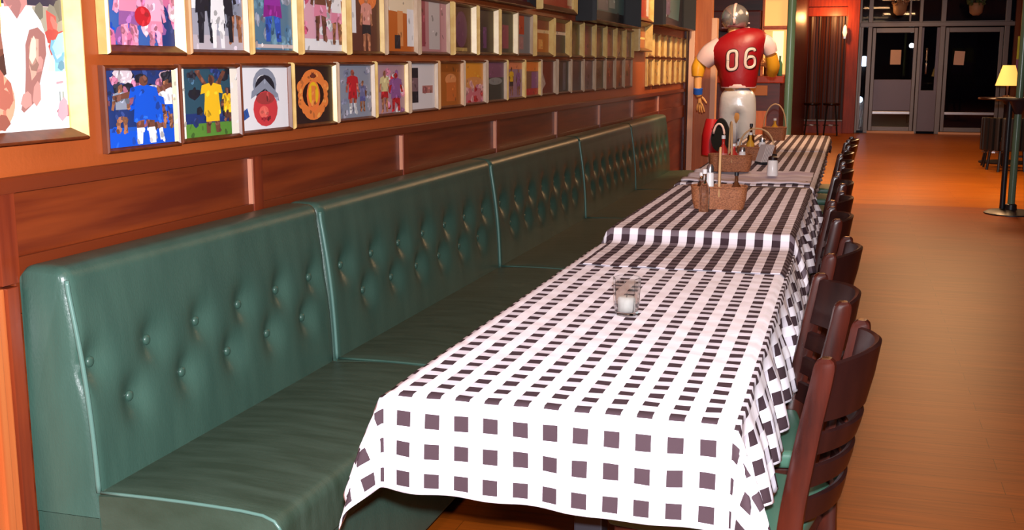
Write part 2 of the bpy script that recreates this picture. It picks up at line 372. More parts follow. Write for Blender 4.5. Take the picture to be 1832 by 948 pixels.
w2 = struct('window_2', b, 'kick'); pane('pane', 1.33, 1.58, 0.9, 2.18, parent=w2); obj('door_pull', hb, 'steel', w2, smooth=True)
b = B(); bx(b, 0.09, 0.13, YB+0.02, YB+0.08, 0.05, 2.2); w3 = struct('window_3', b, 'alum'); pane('pane', 0.10, 0.22, 0.05, 2.2, parent=w3)
b = B(); bx(b, 0.06, 3.0, YB+0.03, YB+0.07, 2.29, 2.31); w4 = struct('window_4', b, 'alum'); pane('pane', 0.09, 2.86, 2.31, 2.94, parent=w4)
def notice(label, x, z, w, h, tilt):
    b = B(); add_box(b, (0, 0, 0), (w, 0.004, h), bev=0.001)
    o = obj('notice', b, 'paper'); o.location = (x, YB+0.045, z); o.rotation_euler = (0, tilt, 0); tag(o, label, 'notice'); return o
notice('white paper notice taped to the left street door', 0.80, 1.58, 0.21, 0.30, 0.0)
notice('white paper notice taped to the right street door', 2.04, 1.56, 0.20, 0.28, 0.05)
# street outside
sbox('ground_outside', 'asphalt', -8, 12, YB+0.05, 40, -0.10, -0.01)
t = thing('street_building', 'dark building across the street behind the glass doors', 'building', (2, 38, 0))
b = B(); bx(b, -10, 10, 0, 0.5, 0, 7); obj('wall', b, 'facade', t)
for i in range(6):
    b = B(); bx(b, -6+2.2*i, -5+2.2*i, -0.03, 0.03, 0.8, 2.4, bev=0.01); obj('window', b, 'black', t)
def bulb(name, label, loc, r, m, cat='lamp'):
    b = B(); bmesh.ops.create_icosphere(b, subdivisions=3, radius=r); add_lathe(b, [(r*0.5, r*0.7), (r*0.6, r*1.25), (0, r*1.3)], seg=12)
    o = obj(name, b, m, smooth=True); o.location = loc; tag(o, label, cat); return o
def street_lamp(label, x, y, z, r, m):
    t = thing('street_lamp', label, 'street lamp', (x, y, -0.01))
    b = B(); add_tube(b, [(0, 0, 0), (0, 0, z)], 0.03, seg=10); obj('pole', b, 'black', t)
    b = B(); bmesh.ops.create_icosphere(b, subdivisions=3, radius=r, matrix=Matrix.Translation((0, 0, z+r*0.8))); obj('globe', b, m, t, smooth=True)
street_lamp('cold white street lamp seen high through the left door', 1.32, 30.0, 1.86, 0.06, 'lamp_white')
street_lamp('tall bluish lamp seen in the narrow pane beside the red casing', 0.19, 27.5, 1.42, 0.12, 'lamp_blue')
street_lamp('low bluish lamp seen in the narrow pane beside the red casing', 0.13, 26.2, 0.62, 0.07, 'lamp_blue')
def hanging_basket(label, x, y, z, m1, m2):
    t = thing('hanging_basket', label, 'hanging basket', (x, y, z))
    b = B(); add_lathe(b, [(0.06, 0), (0.12, 0.05), (0.14, 0.22), (0.12, 0.24), (0, 0.24)], seg=20); obj('pot', b, m1, t, smooth=True)
    for k in range(3):
        b = B(); a = 2*PI*k/3; add_tube(b, [(0.13*math.cos(a), 0.13*math.sin(a), 0.22), (0, 0, 0.5)], 0.006, seg=6); obj('chain', b, 'steel', t)
    b = B(); add_tube(b, [(0, 0, 0.5), (0, 0, 3.0-z)], 0.006, seg=6); obj('hanger', b, 'steel', t)
    b = B()
    for k in range(40):
        a = rnd.uniform(0, 6.28); r = rnd.uniform(0.02, 0.17)
        add_box(b, (r*math.cos(a), r*math.sin(a), 0.24+rnd.uniform(-0.04, 0.09)), (0.05, 0.02, 0.05), rot=Matrix.Rotation(rnd.uniform(0, 3), 4, 'X') @ Matrix.Rotation(a, 4, 'Z'))
    obj('foliage', b, m2, t)
M['leaf_dull'] = mat('dull_leaf', (0.10, 0.16, 0.06), 0.5); M['pot_cream'] = mat('cream_pot', (0.42, 0.28, 0.18), 0.5)
hanging_basket('cream hanging planter above the left street door', 0.80, 24.2, 2.40, 'pot_cream', 'pot_cream')
hanging_basket('leafy hanging planter above the right street door', 2.22, 24.2, 2.38, 'pot_cream', 'leaf_dull')

# ---- back bar behind the statue
t = thing('back_bar', 'dark red bar cabinet with ochre drawer and lit shelf behind the statue', 'bar cabinet', (-1.22, 15.1, 0))
b = B(); bx(b, -0.78, 0.34, -0.02, 0.45, 1.18, 1.27, bev=0.012); obj('counter_top', b, 'redwood', t)
b = B(); bx(b, -0.74, 0.30, 0.0, 0.45, 0.0, 1.18, bev=0.006); obj('body', b, 'maroon', t)
b = B(); bx(b, -0.2, 0.14, -0.02, 0.0, 1.02, 1.15, bev=0.004); dr = obj('drawer', b, 'ochre', t)
b = B(); bx(b, -0.12, 0.14, -0.02, 0.0, 0.10, 0.82, bev=0.006); obj('door', b, 'orange_wood', t)
t = thing('lit_display', 'glowing amber display shelf on the bar cabinet behind the statue', 'display', (-1.03, 15.32, 1.27))
b = B(); bx(b, -0.15, 0.17, 0.1, 0.14, 0.0, 1.0); bx(b, -0.17, -0.14, 0, 0.14, 0, 1.0, bev=0.004); bx(b, 0.16, 0.19, 0, 0.14, 0, 1.0, bev=0.004); bx(b, -0.17, 0.19, 0, 0.14, 1.0, 1.04, bev=0.004); bx(b, -0.15, 0.17, 0.0, 0.1, 0.62, 0.64); obj('case', b, 'orange_wood', t)
b = B(); bx(b, -0.14, 0.16, 0.085, 0.099, 0.02, 0.60); obj('lit_panel', b, 'glow', t)
b = B(); bx(b, -0.14, 0.16, 0.085, 0.099, 0.65, 0.99); obj('lit_panel', b, 'glow', t)
b = B(); bx(b, -0.03, 0.11, 0.06, 0.08, 0.06, 0.58); obj('lit_panel', b, 'glow_pale', t)
def bottle_bm(h, r, nr=0.35, sh=0.6):
    b = B(); add_lathe(b, [(r*0.9, 0), (r, h*0.03), (r, h*sh), (r*nr, h*(sh+0.18)), (r*nr, h*0.96), (r*nr*1.15, h*0.97), (r*nr*1.15, h), (0, h)], seg=14); return b
for k, (x, m, lab) in enumerate(((-1.12, 'brownglass', 'left dark bottle on the glowing bar display'), (-0.95, 'greenlabel', 'right green bottle on the glowing bar display'))):
    o = obj('bottle', bottle_bm(0.26, 0.035), m, smooth=True); o.location = (x, 15.335, 1.27); tag(o, lab, 'bottle')

# ---- green posts
def post(label, x, y, r, m, flange):
    t = thing('green_post', label, 'post', (x, y, 0))
    b = B(); add_lathe(b, [(r, 0), (r, 3.0)], seg=24); obj('shaft', b, m, t, smooth=True, angle=40)
    b = B(); add_lathe(b, [(flange, 0), (flange, 0.012), (flange*0.85, 0.03), (r*1.6, 0.045), (r*1.5, 0.09), (r, 0.1)], seg=32); obj('base_plate', b, 'black', t, smooth=True, angle=30)
post('pale green enamelled floor to ceiling post behind the farthest table', -0.64, 11.9, 0.042, 'green_pole', 0.16)
post('green floor to ceiling post with black base plate at the right edge', 1.50, 11.6, 0.034, 'green_pole', 0.24)
t = thing('standing_shelf', 'dark round standing shelf around the right green post', 'bar table', (1.50, 11.6, 0))
b = B(); add_lathe(b, [(0.04, 1.075), (0.20, 1.075), (0.21, 1.09), (0.20, 1.105), (0.04, 1.105)], seg=36); obj('table_top', b, 'black', t, smooth=True, angle=30)
b = B(); add_lathe(b, [(0.036, 0.95), (0.06, 1.0), (0.09, 1.075), (0.04, 1.075)], seg=20); obj('bracket', b, 'black', t, smooth=True, angle=30)
t = thing('black_post', 'thin black post beside the right green post', 'post', (1.425, 11.62, 0))
b = B(); add_lathe(b, [(0.026, 0.046), (0.026, 1.075)], seg=16); obj('shaft', b, 'black', t, smooth=True, angle=40)

# ---- lamp table far right
t = thing('pedestal_table', 'round dark pedestal table carrying the yellow lamp', 'table', (2.15, 17.8, 0))
b = B(); add_lathe(b, [(0.40, 0.92), (0.41, 0.935), (0.40, 0.95), (0, 0.95)], seg=40); obj('table_top', b, 'dark_cherry', t, smooth=True, angle=30)
b = B(); add_lathe(b, [(0.05, 0.03), (0.035, 0.3), (0.035, 0.85), (0.10, 0.92)], seg=20); obj('column', b, 'black', t, smooth=True, angle=40)
b = B(); add_lathe(b, [(0.34, 0), (0.34, 0.02), (0.05, 0.05), (0, 0.05)], seg=36); obj('base', b, 'black', t, smooth=True, angle=30)
t = thing('table_lamp', 'table lamp with a lit yellow cone shade on pedestal table', 'lamp', (2.13, 17.78, 0.95))
b = B(); add_lathe(b, [(0.07, 0), (0.075, 0.015), (0.02, 0.03), (0.018, 0.18), (0, 0.18)], seg=20); obj('stand', b, 'dark_cherry', t, smooth=True, angle=30)
b = B(); add_lathe(b, [(0.17, 0.17), (0.085, 0.46)], seg=32, close=False); add_lathe(b, [(0.082, 0.46), (0.166, 0.17)], seg=32, close=False); obj('shade', b, 'shade_lit', t, smooth=True)
light('lamp_bulb', 'POINT', (2.13, 17.78, 1.22), 6, (1.0, 0.6, 0.25), 0.04)
def stool(label, x, y, h=0.62):
    t = thing('bar_stool', label, 'stool', (x, y, 0), group=None)
    b = B(); add_lathe(b, [(0.15, h-0.05), (0.17, h-0.03), (0.17, h-0.01), (0.14, h), (0, h)], seg=24); obj('seat', b, 'dark_cherry', t, smooth=True, angle=40)
    for k in range(4):
        a = PI/4+k*PI/2; b = B(); add_tube(b, [(0.11*math.cos(a), 0.11*math.sin(a), h-0.04), (0.19*math.cos(a), 0.19*math.sin(a), 0)], 0.014, seg=8); obj('leg', b, 'black', t)
    b = B(); add_lathe(b, [(0.150, 0.20), (0.160, 0.20), (0.160, 0.215), (0.150, 0.215), (0.150, 0.20)], seg=24, close=False); obj('foot_ring', b, 'steel', t)
stool('low dark stool left of the lamp table', 1.93, 17.1, 0.45)
stool('low dark stool right of the lamp table', 2.55, 17.2, 0.45)
stool('small metal ringed stool in front of the slatted window', -0.42, 23.9, 0.66)
stool('small metal ringed stool by the left jamb of slatted window', -0.80, 23.9, 0.66)
bulb('votive_lamp', 'tiny red votive glowing on the low left stool', (1.98, 17.05, 0.47), 0.028, 'red_lamp', 'candle')
t = thing('wall_sconce', 'small bright wall sconce on the red window casing', 'sconce', (-0.24, 24.62, 2.0))
b = B(); add_box(b, (0, -0.02, 0), (0.06, 0.04, 0.10), bev=0.01); obj('bracket', b, 'steel', t)
b = B(); add_lathe(b, [(0.025, 0.0), (0.045, 0.08), (0.03, 0.20), (0, 0.24)], loc=(0, -0.08, 0.0), seg=16); obj('shade', b, 'glow_pale', t, smooth=True)
light('sconce_bulb', 'POINT', (-0.45, 24.25, 2.38), 38, (1.0, 0.45, 0.15), 0.05)

# ================================================================== BENCHES
def back_profile():
    # closed loop in (x, z): front bottom -> top -> wall side
    P = [(-1.572, 0.40), (-1.570, 0.46)]
    for i in range(1, 31):
        t = i/30; P.append((-1.570-0.046*t - 0.0, 0.46+0.455*t))
    cx, cz, r = -1.650, 0.925, 0.035
    for k in range(0, 7):
        a = (PI/2)*k/6; P.append((cx+r*math.cos(a), cz+r*1.1*math.sin(a)+0.005))
    P.append((-1.68, 0.9695)); P.append((-1.712, 0.9688))
    for k in range(1, 5):
        a = PI/2*k/4; P.append((-1.712-0.025*math.sin(a), 0.9688-0.02*(1-math.cos(a))))
    P += [(-1.737, 0.6), (-1.737, 0.40)]
    return P
PR = back_profile()
def make_bench(y0, y1, tops, lows, label):
    t = thing('tufted_bench', label, 'bench', (-1.45, (y0+y1)/2, 0), group='green tufted bench units along the wall')
    off = Vector((-1.45, (y0+y1)/2, 0))
    b = B(); n = int((y1-y0)/0.016); rings = []
    for i in range(n+1):
        y = y0+(y1-y0)*i/n
        de = min(y-y0, y1-y)
        e = max(0.0, 1-de/0.028); infl = -0.022*(1-math.sqrt(max(0, 1-e*e))) if e > 0 else 0
        ring = []
        for k, (x, z) in enumerate(PR):
            xx = x; zz = z
            fr = 1 <= k <= 37
            if fr:
                xx += infl*(1 if k < 33 else max(0, (38-k)/6))
                # soft bulge and dimples
                bul = 0.010*math.sin(min(1, max(0, (z-0.46)/0.48))*PI)
                dep = 0
                for (by, bz) in [(q, 0.745) for q in tops]+[(q, 0.632) for q in lows]:
                    d2 = (y-by)**2+((z-bz)*0.9)**2
                    if d2 < 0.03: dep += 0.025*math.exp(-d2/(2*0.030**2)) + 0.006*math.exp(-d2/(2*0.055**2))
                xx += bul - dep
            if 32 <= k <= 45: zz += infl*0.6*min(1, (k-31)/6)
            ring.append(b.verts.new(Vector((xx, y, zz))-off))
        rings.append(ring)
    m = len(PR)
    for a, c in zip(rings, rings[1:]):
        for k in range(m): b.faces.new((a[k], a[(k+1) % m], c[(k+1) % m], c[k]))
    b.faces.new(rings[0]); b.faces.new(list(reversed(rings[-1])))
    obj('backrest', b, 'vinyl', t, smooth=True, angle=60)
    # buttons
    def bx_at(z): return -1.570-0.046*min(1, (z-0.46)/0.455)+0.010*math.sin((z-0.46)/0.48*PI)-0.029
    src = None
    for by, bz in [(q, 0.745) for q in tops]+[(q, 0.632) for q in lows]:
        if src is None:
            bb = B(); bmesh.ops.create_uvsphere(bb, u_segments=12, v_segments=8, radius=1, matrix=Matrix.Diagonal((0.008, 0.013, 0.013, 1)))
            src = obj('button', bb, 'vinyl', t, smooth=True); o = src
        else:
            o = src.copy(); COL.objects.link(o); o.parent = t
        o.location = Vector((bx_at(bz)+0.002, by, bz))-off
    # flash highlight of the rounded near edge, built as a paler tube
    b = B(); pts = [Vector((x+0.0015+(0.010*math.sin(min(1, max(0, (z-0.46)/0.48))*PI) if k < 33 else 0)-0.004, y0+0.006, z))-off for k, (x, z) in enumerate(PR[:44]) if k in (1, 4, 8, 12, 16, 20, 24, 28, 31, 33)]
    add_tube(b, pts, 0.0058, seg=8, smooth=2); obj('edge_highlight', b, 'edge_highlight', t, smooth=True)
    # seat cushion
    b = B(); prof = [(-1.571, 0.33), (-1.571, 0.462)]
    for k in range(13): prof.append((-1.57+0.40*k/12, 0.460+0.010*math.sin(PI*k/12)))
    for k in range(1, 7):
        a = PI/2*k/6; prof.append((-1.150+0.035*math.sin(a), 0.425+0.035*math.cos(a)))
    prof += [(-1.115, 0.33)]
    rings = []; n = int((y1-y0)/0.03)
    for i in range(n+1):
        y = y0+0.002+(y1-y0-0.004)*i/n; de = min(y-y0, y1-y); e = max(0, 1-de/0.03); dz = -0.012*(1-math.sqrt(max(0, 1-e*e)))
        rings.append([b.verts.new(Vector((x, y, z+(dz if z > 0.4 else 0)))-off) for x, z in prof])
    m = len(prof)
    for a, c in zip(rings, rings[1:]):
        for k in range(m): b.faces.new((a[k], a[(k+1) % m], c[(k+1) % m], c[k]))
    b.faces.new(rings[0]); b.faces.new(list(reversed(rings[-1])))
    obj('seat_cushion', b, 'vinyl_seat', t, smooth=True, angle=60)
    b = B(); add_tube(b, [Vector((-1.565, y0+0.003, 0.462))-off, Vector((-1.35, y0+0.003, 0.464))-off, Vector((-1.16, y0+0.003, 0.456))-off, Vector((-1.118, y0+0.003, 0.425))-off], 0.004, seg=8, smooth=3)
    obj('seat_edge_tube', b, 'edge_highlight' if y0 < 2.5 else 'vinyl', t, smooth=True)  # nearest seat edge takes the painted highlight colour, others plain vinyl
    b = B(); bx(b, -0.285, 0.315, -(y1-y0)/2, (y1-y0)/2, 0.06, 0.33, bev=0.006); bx(b, -0.285, -0.12, -(y1-y0)/2, (y1-y0)/2, 0.33, 0.401)
    obj('base', b, 'vinyl', t)
    b = B(); bx(b, -0.285, 0.25, -(y1-y0)/2, (y1-y0)/2, 0, 0.06); obj('plinth', b, 'black', t)
    return t
def fr(y0, y1, n): return [y0+(y1-y0)*(k+0.5)/n for k in range(n)]
def spread(a, b, n): return [a+(b-a)*k/(n-1) for k in range(n)]
make_bench(2.0, 3.215, spread(2.06, 3.13, 6), spread(2.18, 3.055, 5), 'nearest short green tufted vinyl bench unit with open end showing')
make_bench(3.22, 4.995, spread(3.36, 4.86, 7), spread(3.51, 4.76, 6), 'long green tufted bench unit directly behind the nearest one')
make_bench(5.0, 6.795, spread(5.13, 6.66, 7), spread(5.27, 6.55, 6), 'third green tufted bench unit from the front, beside the second table')
make_bench(6.8, 8.495, spread(6.93, 8.37, 7), spread(7.05, 8.25, 6), 'fourth green tufted bench unit, dark, beside the third table')
make_bench(8.5, 10.2, spread(8.63, 10.07, 7), spread(8.75, 9.95, 6), 'farthest green tufted bench unit, ending before the statue')

# ================================================================== TABLES AND CLOTHS
def table(label, x0, x1, y0, y1, zt):
    cx, cy = (x0+x1)/2, (y0+y1)/2
    t = thing('dining_table', label, 'table', (cx, cy, 0), group='dining tables in a row beside the bench')
    b = B(); bx(b, x0+0.008-cx, x1-0.008-cx, y0+0.01-cy, y1-0.01-cy, zt-0.036, zt-0.006, bev=0.006); obj('table_top', b, 'tabletop', t)
    for s in (-1, 1):
        yy = s*(y1-y0)*0.32
        b = B(); bx(b, -0.032, 0.032, yy-0.032, yy+0.032, 0.03, zt-0.05, bev=0.004); obj('column', b, 'black', t)
        b = B(); bx(b, -0.22, 0.10, yy-0.04, yy+0.04, 0.0, 0.03, bev=0.01); bx(b, -0.04, 0.04, yy-0.26, yy+0.26, 0.0, 0.028, bev=0.01); obj('foot', b, 'black', t)
        b = B(); bx(b, -0.20, 0.20, yy-0.03, yy+0.03, zt-0.054, zt-0.036); obj('bracket', b, 'black', t)
    return t
T = [(-0.860, -0.180, 1.985, 3.95, 0.760), (-0.800, -0.195, 3.985, 5.78, 0.808), (-0.860, -0.180, 5.83, 8.16, 0.800), (-0.850, -0.185, 8.22, 10.1, 0.800)]
for a, l in zip(T, ('nearest dining table, under the white checked cloth with glass candle', 'second dining table from the front, slightly higher, under wicker caddy', 'third dining table, under the crowded cloth with shakers and folded linen', 'farthest dining table, in warm light by the statue')):
    table(l, *a)
P_ = 0.0595
def cloth(label, x0, x1, path, front, left, right, back, seed, gap=0.002, rip=1.0, off=(0, 0), res=0.0125, hemvar=0.0, m='gingham'):
    """path: (y, z) polyline of the top; drops: lengths hanging on each side"""
    r_ = random.Random(seed); ph = [r_.uniform(0, 6.28) for _ in range(8)]
    L = [0]
    for p, q in zip(path, path[1:]): L.append(L[-1]+math.hypot(q[0]-p[0], q[1]-p[1]))
    LT = L[-1]
    def top(v):
        v = min(max(v, 0), LT)
        for i in range(len(path)-1):
            if v <= L[i+1] or i == len(path)-2:
                t = (v-L[i])/(L[i+1]-L[i]); return path[i][0]*(1-t)+path[i+1][0]*t, path[i][1]*(1-t)+path[i+1][1]*t
    w = x1-x0; rr = 0.010
    def pos(u, v):
        ex = -u-0.0 if u < 0 else (u-w if u > w else 0); sx = -1 if u < 0 else 1
        ey = -v if v < 0 else (v-LT if v > LT else 0); sy = -1 if v < 0 else 1
        y, z = top(v); x = x0+min(max(u, 0), w)
        d = math.hypot(ex, ey)
        z += gap
        wr = 0.0011*math.sin(u*31+ph[0]+v*7)*math.sin(v*23+ph[1])+0.0007*math.sin(v*61+u*40+ph[2])
        if d < 1e-6: return Vector((x, y, z+wr+0.0008))
        nx, ny = sx*ex/d, sy*ey/d
        # rounding over the edge
        if d < rr*PI/2: a = d/rr; o = rr*math.sin(a); dz = rr*(1-math.cos(a)); dd = 0
        else: dd = d-rr*PI/2; o = rr; dz = rr+dd*(1+(hemvar*min(max(u/w, 0), 1) if ey > 0 else 0))
        g = min(1, dd/0.10)
        if ex > 0 and ey == 0:       # side drape folds
            f = rip*(0.020*math.sin(v*24+ph[3]+0.9*math.sin(v*5+ph[4]))+0.010*math.sin(v*53+ph[5]))*g
            o += dd*0.24+f; y += rip*0.012*math.sin(v*24+ph[3]+1.5)*g; dz = rr+dd*0.97
        elif ey > 0 and ex == 0:
            f = (0.006*math.sin(u*17+ph[6])+0.004*math.sin(u*39+ph[7]))*g
            o += dd*0.04+f
        else:                        # corner cone
            th = math.atan2(ey, ex); k = math.sin(2*th)
            f = 0.018*math.sin(th*8+ph[6])*g*k
            o += dd*(0.24*math.cos(th)**2+0.04*math.sin(th)**2+0.20*k)+f; dz = rr+dd*(1-0.05*k)*(1+(hemvar if sx > 0 else 0)*math.sin(th)**2)
        return Vector((x+nx*o, y+ny*o, z-dz+wr))
    U0, U1, V0, V1 = -left, w+right, -front, LT+back
    nu = int((U1-U0)/res); nv = int((V1-V0)/res)
    b = B(); uvl = b.loops.layers.uv.new('cloth')
    V = []; UV = {}
    for i in range(nu+1):
        row = []
        for j in range(nv+1):
            u = U0+(U1-U0)*i/nu; v = V0+(V1-V0)*j/nv
            vert = b.verts.new(pos(u, v)); UV[vert] = ((u+off[0])/P_, (v+off[1])/P_); row.append(vert)
        V.append(row)
    for i in range(nu):
        for j in range(nv):
            f = b.faces.new((V[i][j], V[i+1][j], V[i+1][j+1], V[i][j+1]))
            for l in f.loops: l[uvl].uv = UV[l.vert]
    o = obj('tablecloth', b, m, smooth=True)
    cx, cy = (x0+x1)/2, (path[0][0]+path[-1][0])/2
    o.data.transform(Matrix.Translation((-cx, -cy, 0))); o.location = (cx, cy, 0)
    md = o.modifiers.new('thickness', 'SOLIDIFY'); md.thickness = 0.0014; md.offset = 0
    return tag(o, label, 'tablecloth', 'black and white gingham tablecloths')
cloth('gingham cloth on the nearest table, hanging in front with flared corners', -0.862, -0.178, [(1.977, 0.760), (3.95, 0.760)], 0.198, 0.215, 0.215, 0.0, 3, off=(0.0285, 0.007), rip=0.8, hemvar=0.08)
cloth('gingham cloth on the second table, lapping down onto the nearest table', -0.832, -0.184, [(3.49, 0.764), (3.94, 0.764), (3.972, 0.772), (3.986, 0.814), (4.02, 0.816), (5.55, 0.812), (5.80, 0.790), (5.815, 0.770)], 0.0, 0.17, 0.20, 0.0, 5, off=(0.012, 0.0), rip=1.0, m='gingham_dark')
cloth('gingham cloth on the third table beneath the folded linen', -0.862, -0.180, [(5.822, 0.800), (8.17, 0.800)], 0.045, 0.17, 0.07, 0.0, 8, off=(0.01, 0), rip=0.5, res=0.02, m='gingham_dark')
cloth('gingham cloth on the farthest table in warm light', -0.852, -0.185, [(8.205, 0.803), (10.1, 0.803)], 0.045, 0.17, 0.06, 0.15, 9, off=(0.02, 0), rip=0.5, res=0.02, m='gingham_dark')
# folded linen across the third table
b = B()
def lf(u, v):
    x = -0.845+0.655*u; y = 5.86+0.62*v
    z = 0.812+0.006*math.sin(v*PI*5)+0.003*math.sin(u*9+v*14)+0.002*math.sin(u*31)
    return Vector((x, y, z))
add_grid(b, lf, 40, 40); o = obj('folded_linen', b, None, smooth=True); o.modifiers.new('t', 'SOLIDIFY').thickness = 0.006
m = mat('lilac_linen', (0.86, 0.78, 0.82), 0.8, noise=((1.5, 16, 1), (0.50, 0.38, 0.43), 3)); o.data.materials.append(m)
tag(o, 'crumpled pale lilac linen laid across the front of third table', 'linen')

# ================================================================== TABLE ITEMS
# faceted glass candle holder
t = thing('candle_holder', 'faceted clear glass candle holder on the nearest table', 'candle holder', (-0.536, 2.80, 0.7625))
b = B(); sg = 8
add_lathe(b, [(0.024, 0.0), (0.030, 0.004), (0.033, 0.03), (0.037, 0.10), (0.0355, 0.101), (0.0315, 0.035), (0.027, 0.012), (0, 0.010)], seg=sg, close=True); obj('glass', b, 'tumbler', t)
b = B(); add_lathe(b, [(0.0, 0.0125), (0.022, 0.0125), (0.023, 0.045), (0.019, 0.050), (0, 0.048)], seg=20); c = obj('candle', b, 'wax', t, smooth=True)
b = B(); add_tube(b, [(0, 0, 0.048), (0.001, 0, 0.058)], 0.001, seg=6); obj('wick', b, 'black', c)

def shaker(label, x, y, z, h=0.085, r=0.019, m='white', cap='steel'):
    t = thing('salt_shaker', label, 'shaker', (x, y, z))
    b = B(); add_lathe(b, [(r*0.95, 0), (r, 0.004), (r*0.9, h*0.75), (r*0.75, h*0.8), (0, h*0.8)], seg=16); obj('body', b, m, t, smooth=True, angle=40)
    b = B(); add_lathe(b, [(r*0.8, h*0.8), (r*0.82, h*0.93), (r*0.5, h), (0, h)], seg=16); obj('cap', b, cap, t, smooth=True, angle=40)
def sauce(label, x, y, z, h, r, m, lm=None):
    t = thing('sauce_bottle', label, 'bottle', (x, y, z))
    obj('body', bottle_bm(h, r), m, t, smooth=True, angle=40)
    b = B(); add_lathe(b, [(r*0.45, h*0.97), (r*0.45, h*1.08), (0, h*1.08)], seg=12); obj('cap', b, 'white' if m != 'brownglass' else 'black', t, smooth=True, angle=40)
    if lm:
        b = B(); add_lathe(b, [(r*1.02, h*0.15), (r*1.02, h*0.5)], seg=14, close=False); obj('label', b, lm, t, smooth=True)
def caddy(label, x, y, z, rz, hoop, w=0.105, d=0.07, h=0.075, hh=0.24):
    t = thing('wicker_caddy', label, 'basket', (x, y, z), rz)
    b = B()
    def wall(s0, s1): return [(s0*0.88, 0.0), (s0, h), (s1, h+0.004), (s1*0.86, 0.012)]
    prof = [(0.88, 0.0), (0.97, h*0.5), (1.0, h), (0.95, h+0.004), (0.93, h), (0.82, 0.01), (0, 0.008)]
    # rounded rectangular basket body
    seg = 40; rings = []
    def sq(a, s): 
        c, q = math.cos(a), math.sin(a); e = 0.45
        return Vector((math.copysign(abs(c)**e, c)*w*s, math.copysign(abs(q)**e, q)*d*s, 0))
    for s, zz in prof[:-1]: rings.append([b.verts.new(sq(2*PI*i/seg, s)+Vector((0, 0, zz+0.0012*((i % 2)*2-1)))) for i in range(seg)])
    for A, C in zip(rings, rings[1:]):
        for i in range(seg): b.faces.new((A[i], A[(i+1) % seg], C[(i+1) % seg], C[i]))
    b.faces.new(list(reversed(rings[0]))); b.faces.new(rings[-1])
    obj('basket', b, 'wicker', t, smooth=True, angle=50)
    b = B(); add_tube(b, [sq(2*PI*i/32, 0.975)+Vector((0, 0, h+0.003)) for i in range(33)], 0.005, seg=8); obj('rim', b, 'wicker', t, smooth=True)
    if hoop:
        b = B(); add_tube(b, [(0.0, d*0.93*math.cos(PI*k/16), h*0.6+(hh-h*0.6)*math.sin(PI*k/16)**0.8) for k in range(17)] if hoop == 'y' else [(w*0.93*math.cos(PI*k/16), 0, h*0.6+(hh-h*0.6)*math.sin(PI*k/16)**0.8) for k in range(17)], 0.0055, seg=8)
        obj('handle', b, 'cane', t, smooth=True)
    return t
z2 = 0.8165
caddy('wicker caddy with tall narrow cane handle on the second table', -0.515, 4.68, z2, 0.1, 'y', w=0.115, d=0.062, h=0.088, hh=0.25)
sauce('clear glass bottle standing before the caddy on second table', -0.560, 4.55, z2, 0.16, 0.022, 'tumbler')
shaker('white capped shaker standing in the second table caddy', -0.555, 4.685, z2+0.012, 0.17, 0.018)
sauce('green labelled bottle inside the second table caddy', -0.59, 4.685, z2+0.012, 0.125, 0.020, 'tumbler', 'greenlabel')
sauce('ketchup bottle inside the second table caddy', -0.445, 4.675, z2+0.012, 0.13, 0.020, 'brownglass')
z3 = 0.806
shaker('large white shaker standing alone at right of third table', -0.395, 6.12, z3+0.016, 0.105, 0.030, 'white', 'dark_cherry')
caddy('pinkish caddy with hoop handle at left of third table', -0.645, 6.36, z3+0.016, 0.2, 'y', w=0.12, d=0.08, h=0.085, hh=0.27)
sauce('red sauce bottle in the left caddy of third table', -0.685, 6.36, z3+0.028, 0.17, 0.026, 'ketchup', 'pinklabel')
sauce('pink labelled bottle in the left caddy of third table', -0.625, 6.34, z3+0.028, 0.13, 0.028, 'ketchup', 'pinklabel')
shaker('white shaker in the left caddy of third table', -0.58, 6.37, z3+0.028, 0.12, 0.02)
caddy('wicker caddy with amber hoop handle in middle of third table', -0.58, 7.35, z3, -0.1, 'x', w=0.12, d=0.08, h=0.08, hh=0.20)
sauce('mustard bottle in the middle caddy of third table', -0.62, 7.35, z3+0.012, 0.15, 0.026, 'mustard')
shaker('white shaker in the middle caddy of third table', -0.545, 7.34, z3+0.012, 0.13, 0.024)
t = thing('napkin_stack', 'leaning white folded napkins beside the middle caddy', 'napkins', (-0.50, 7.05, z3+0.002), 0.5)
b = B()
for k in range(6): add_box(b, (0.010*k-0.03, 0, 0.06), (0.004, 0.09, 0.115), rot=Matrix.Rotation(0.30, 4, 'Y'), bev=0.001)
obj('napkins', b, 'napkin', t)
b = B(); bx(b, -0.05, 0.06, -0.05, 0.05, 0.0, 0.012, bev=0.003); bx(b, 0.045, 0.052, -0.05, 0.05, 0.012, 0.06); obj('holder', b, 'black', t)
sauce('slim brown bottle at back of third table', -0.66, 7.85, z3, 0.19, 0.024, 'brownglass')
shaker('small white shaker at the back of third table', -0.74, 7.9, z3, 0.10, 0.02)
caddy('round wicker caddy with tall hoop handle on farthest table', -0.60, 9.35, 0.807, 0.0, 'x', w=0.095, d=0.08, h=0.10, hh=0.29)
sauce('mustard bottle in the farthest table caddy', -0.60, 9.35, 0.82, 0.15, 0.03, 'mustard')
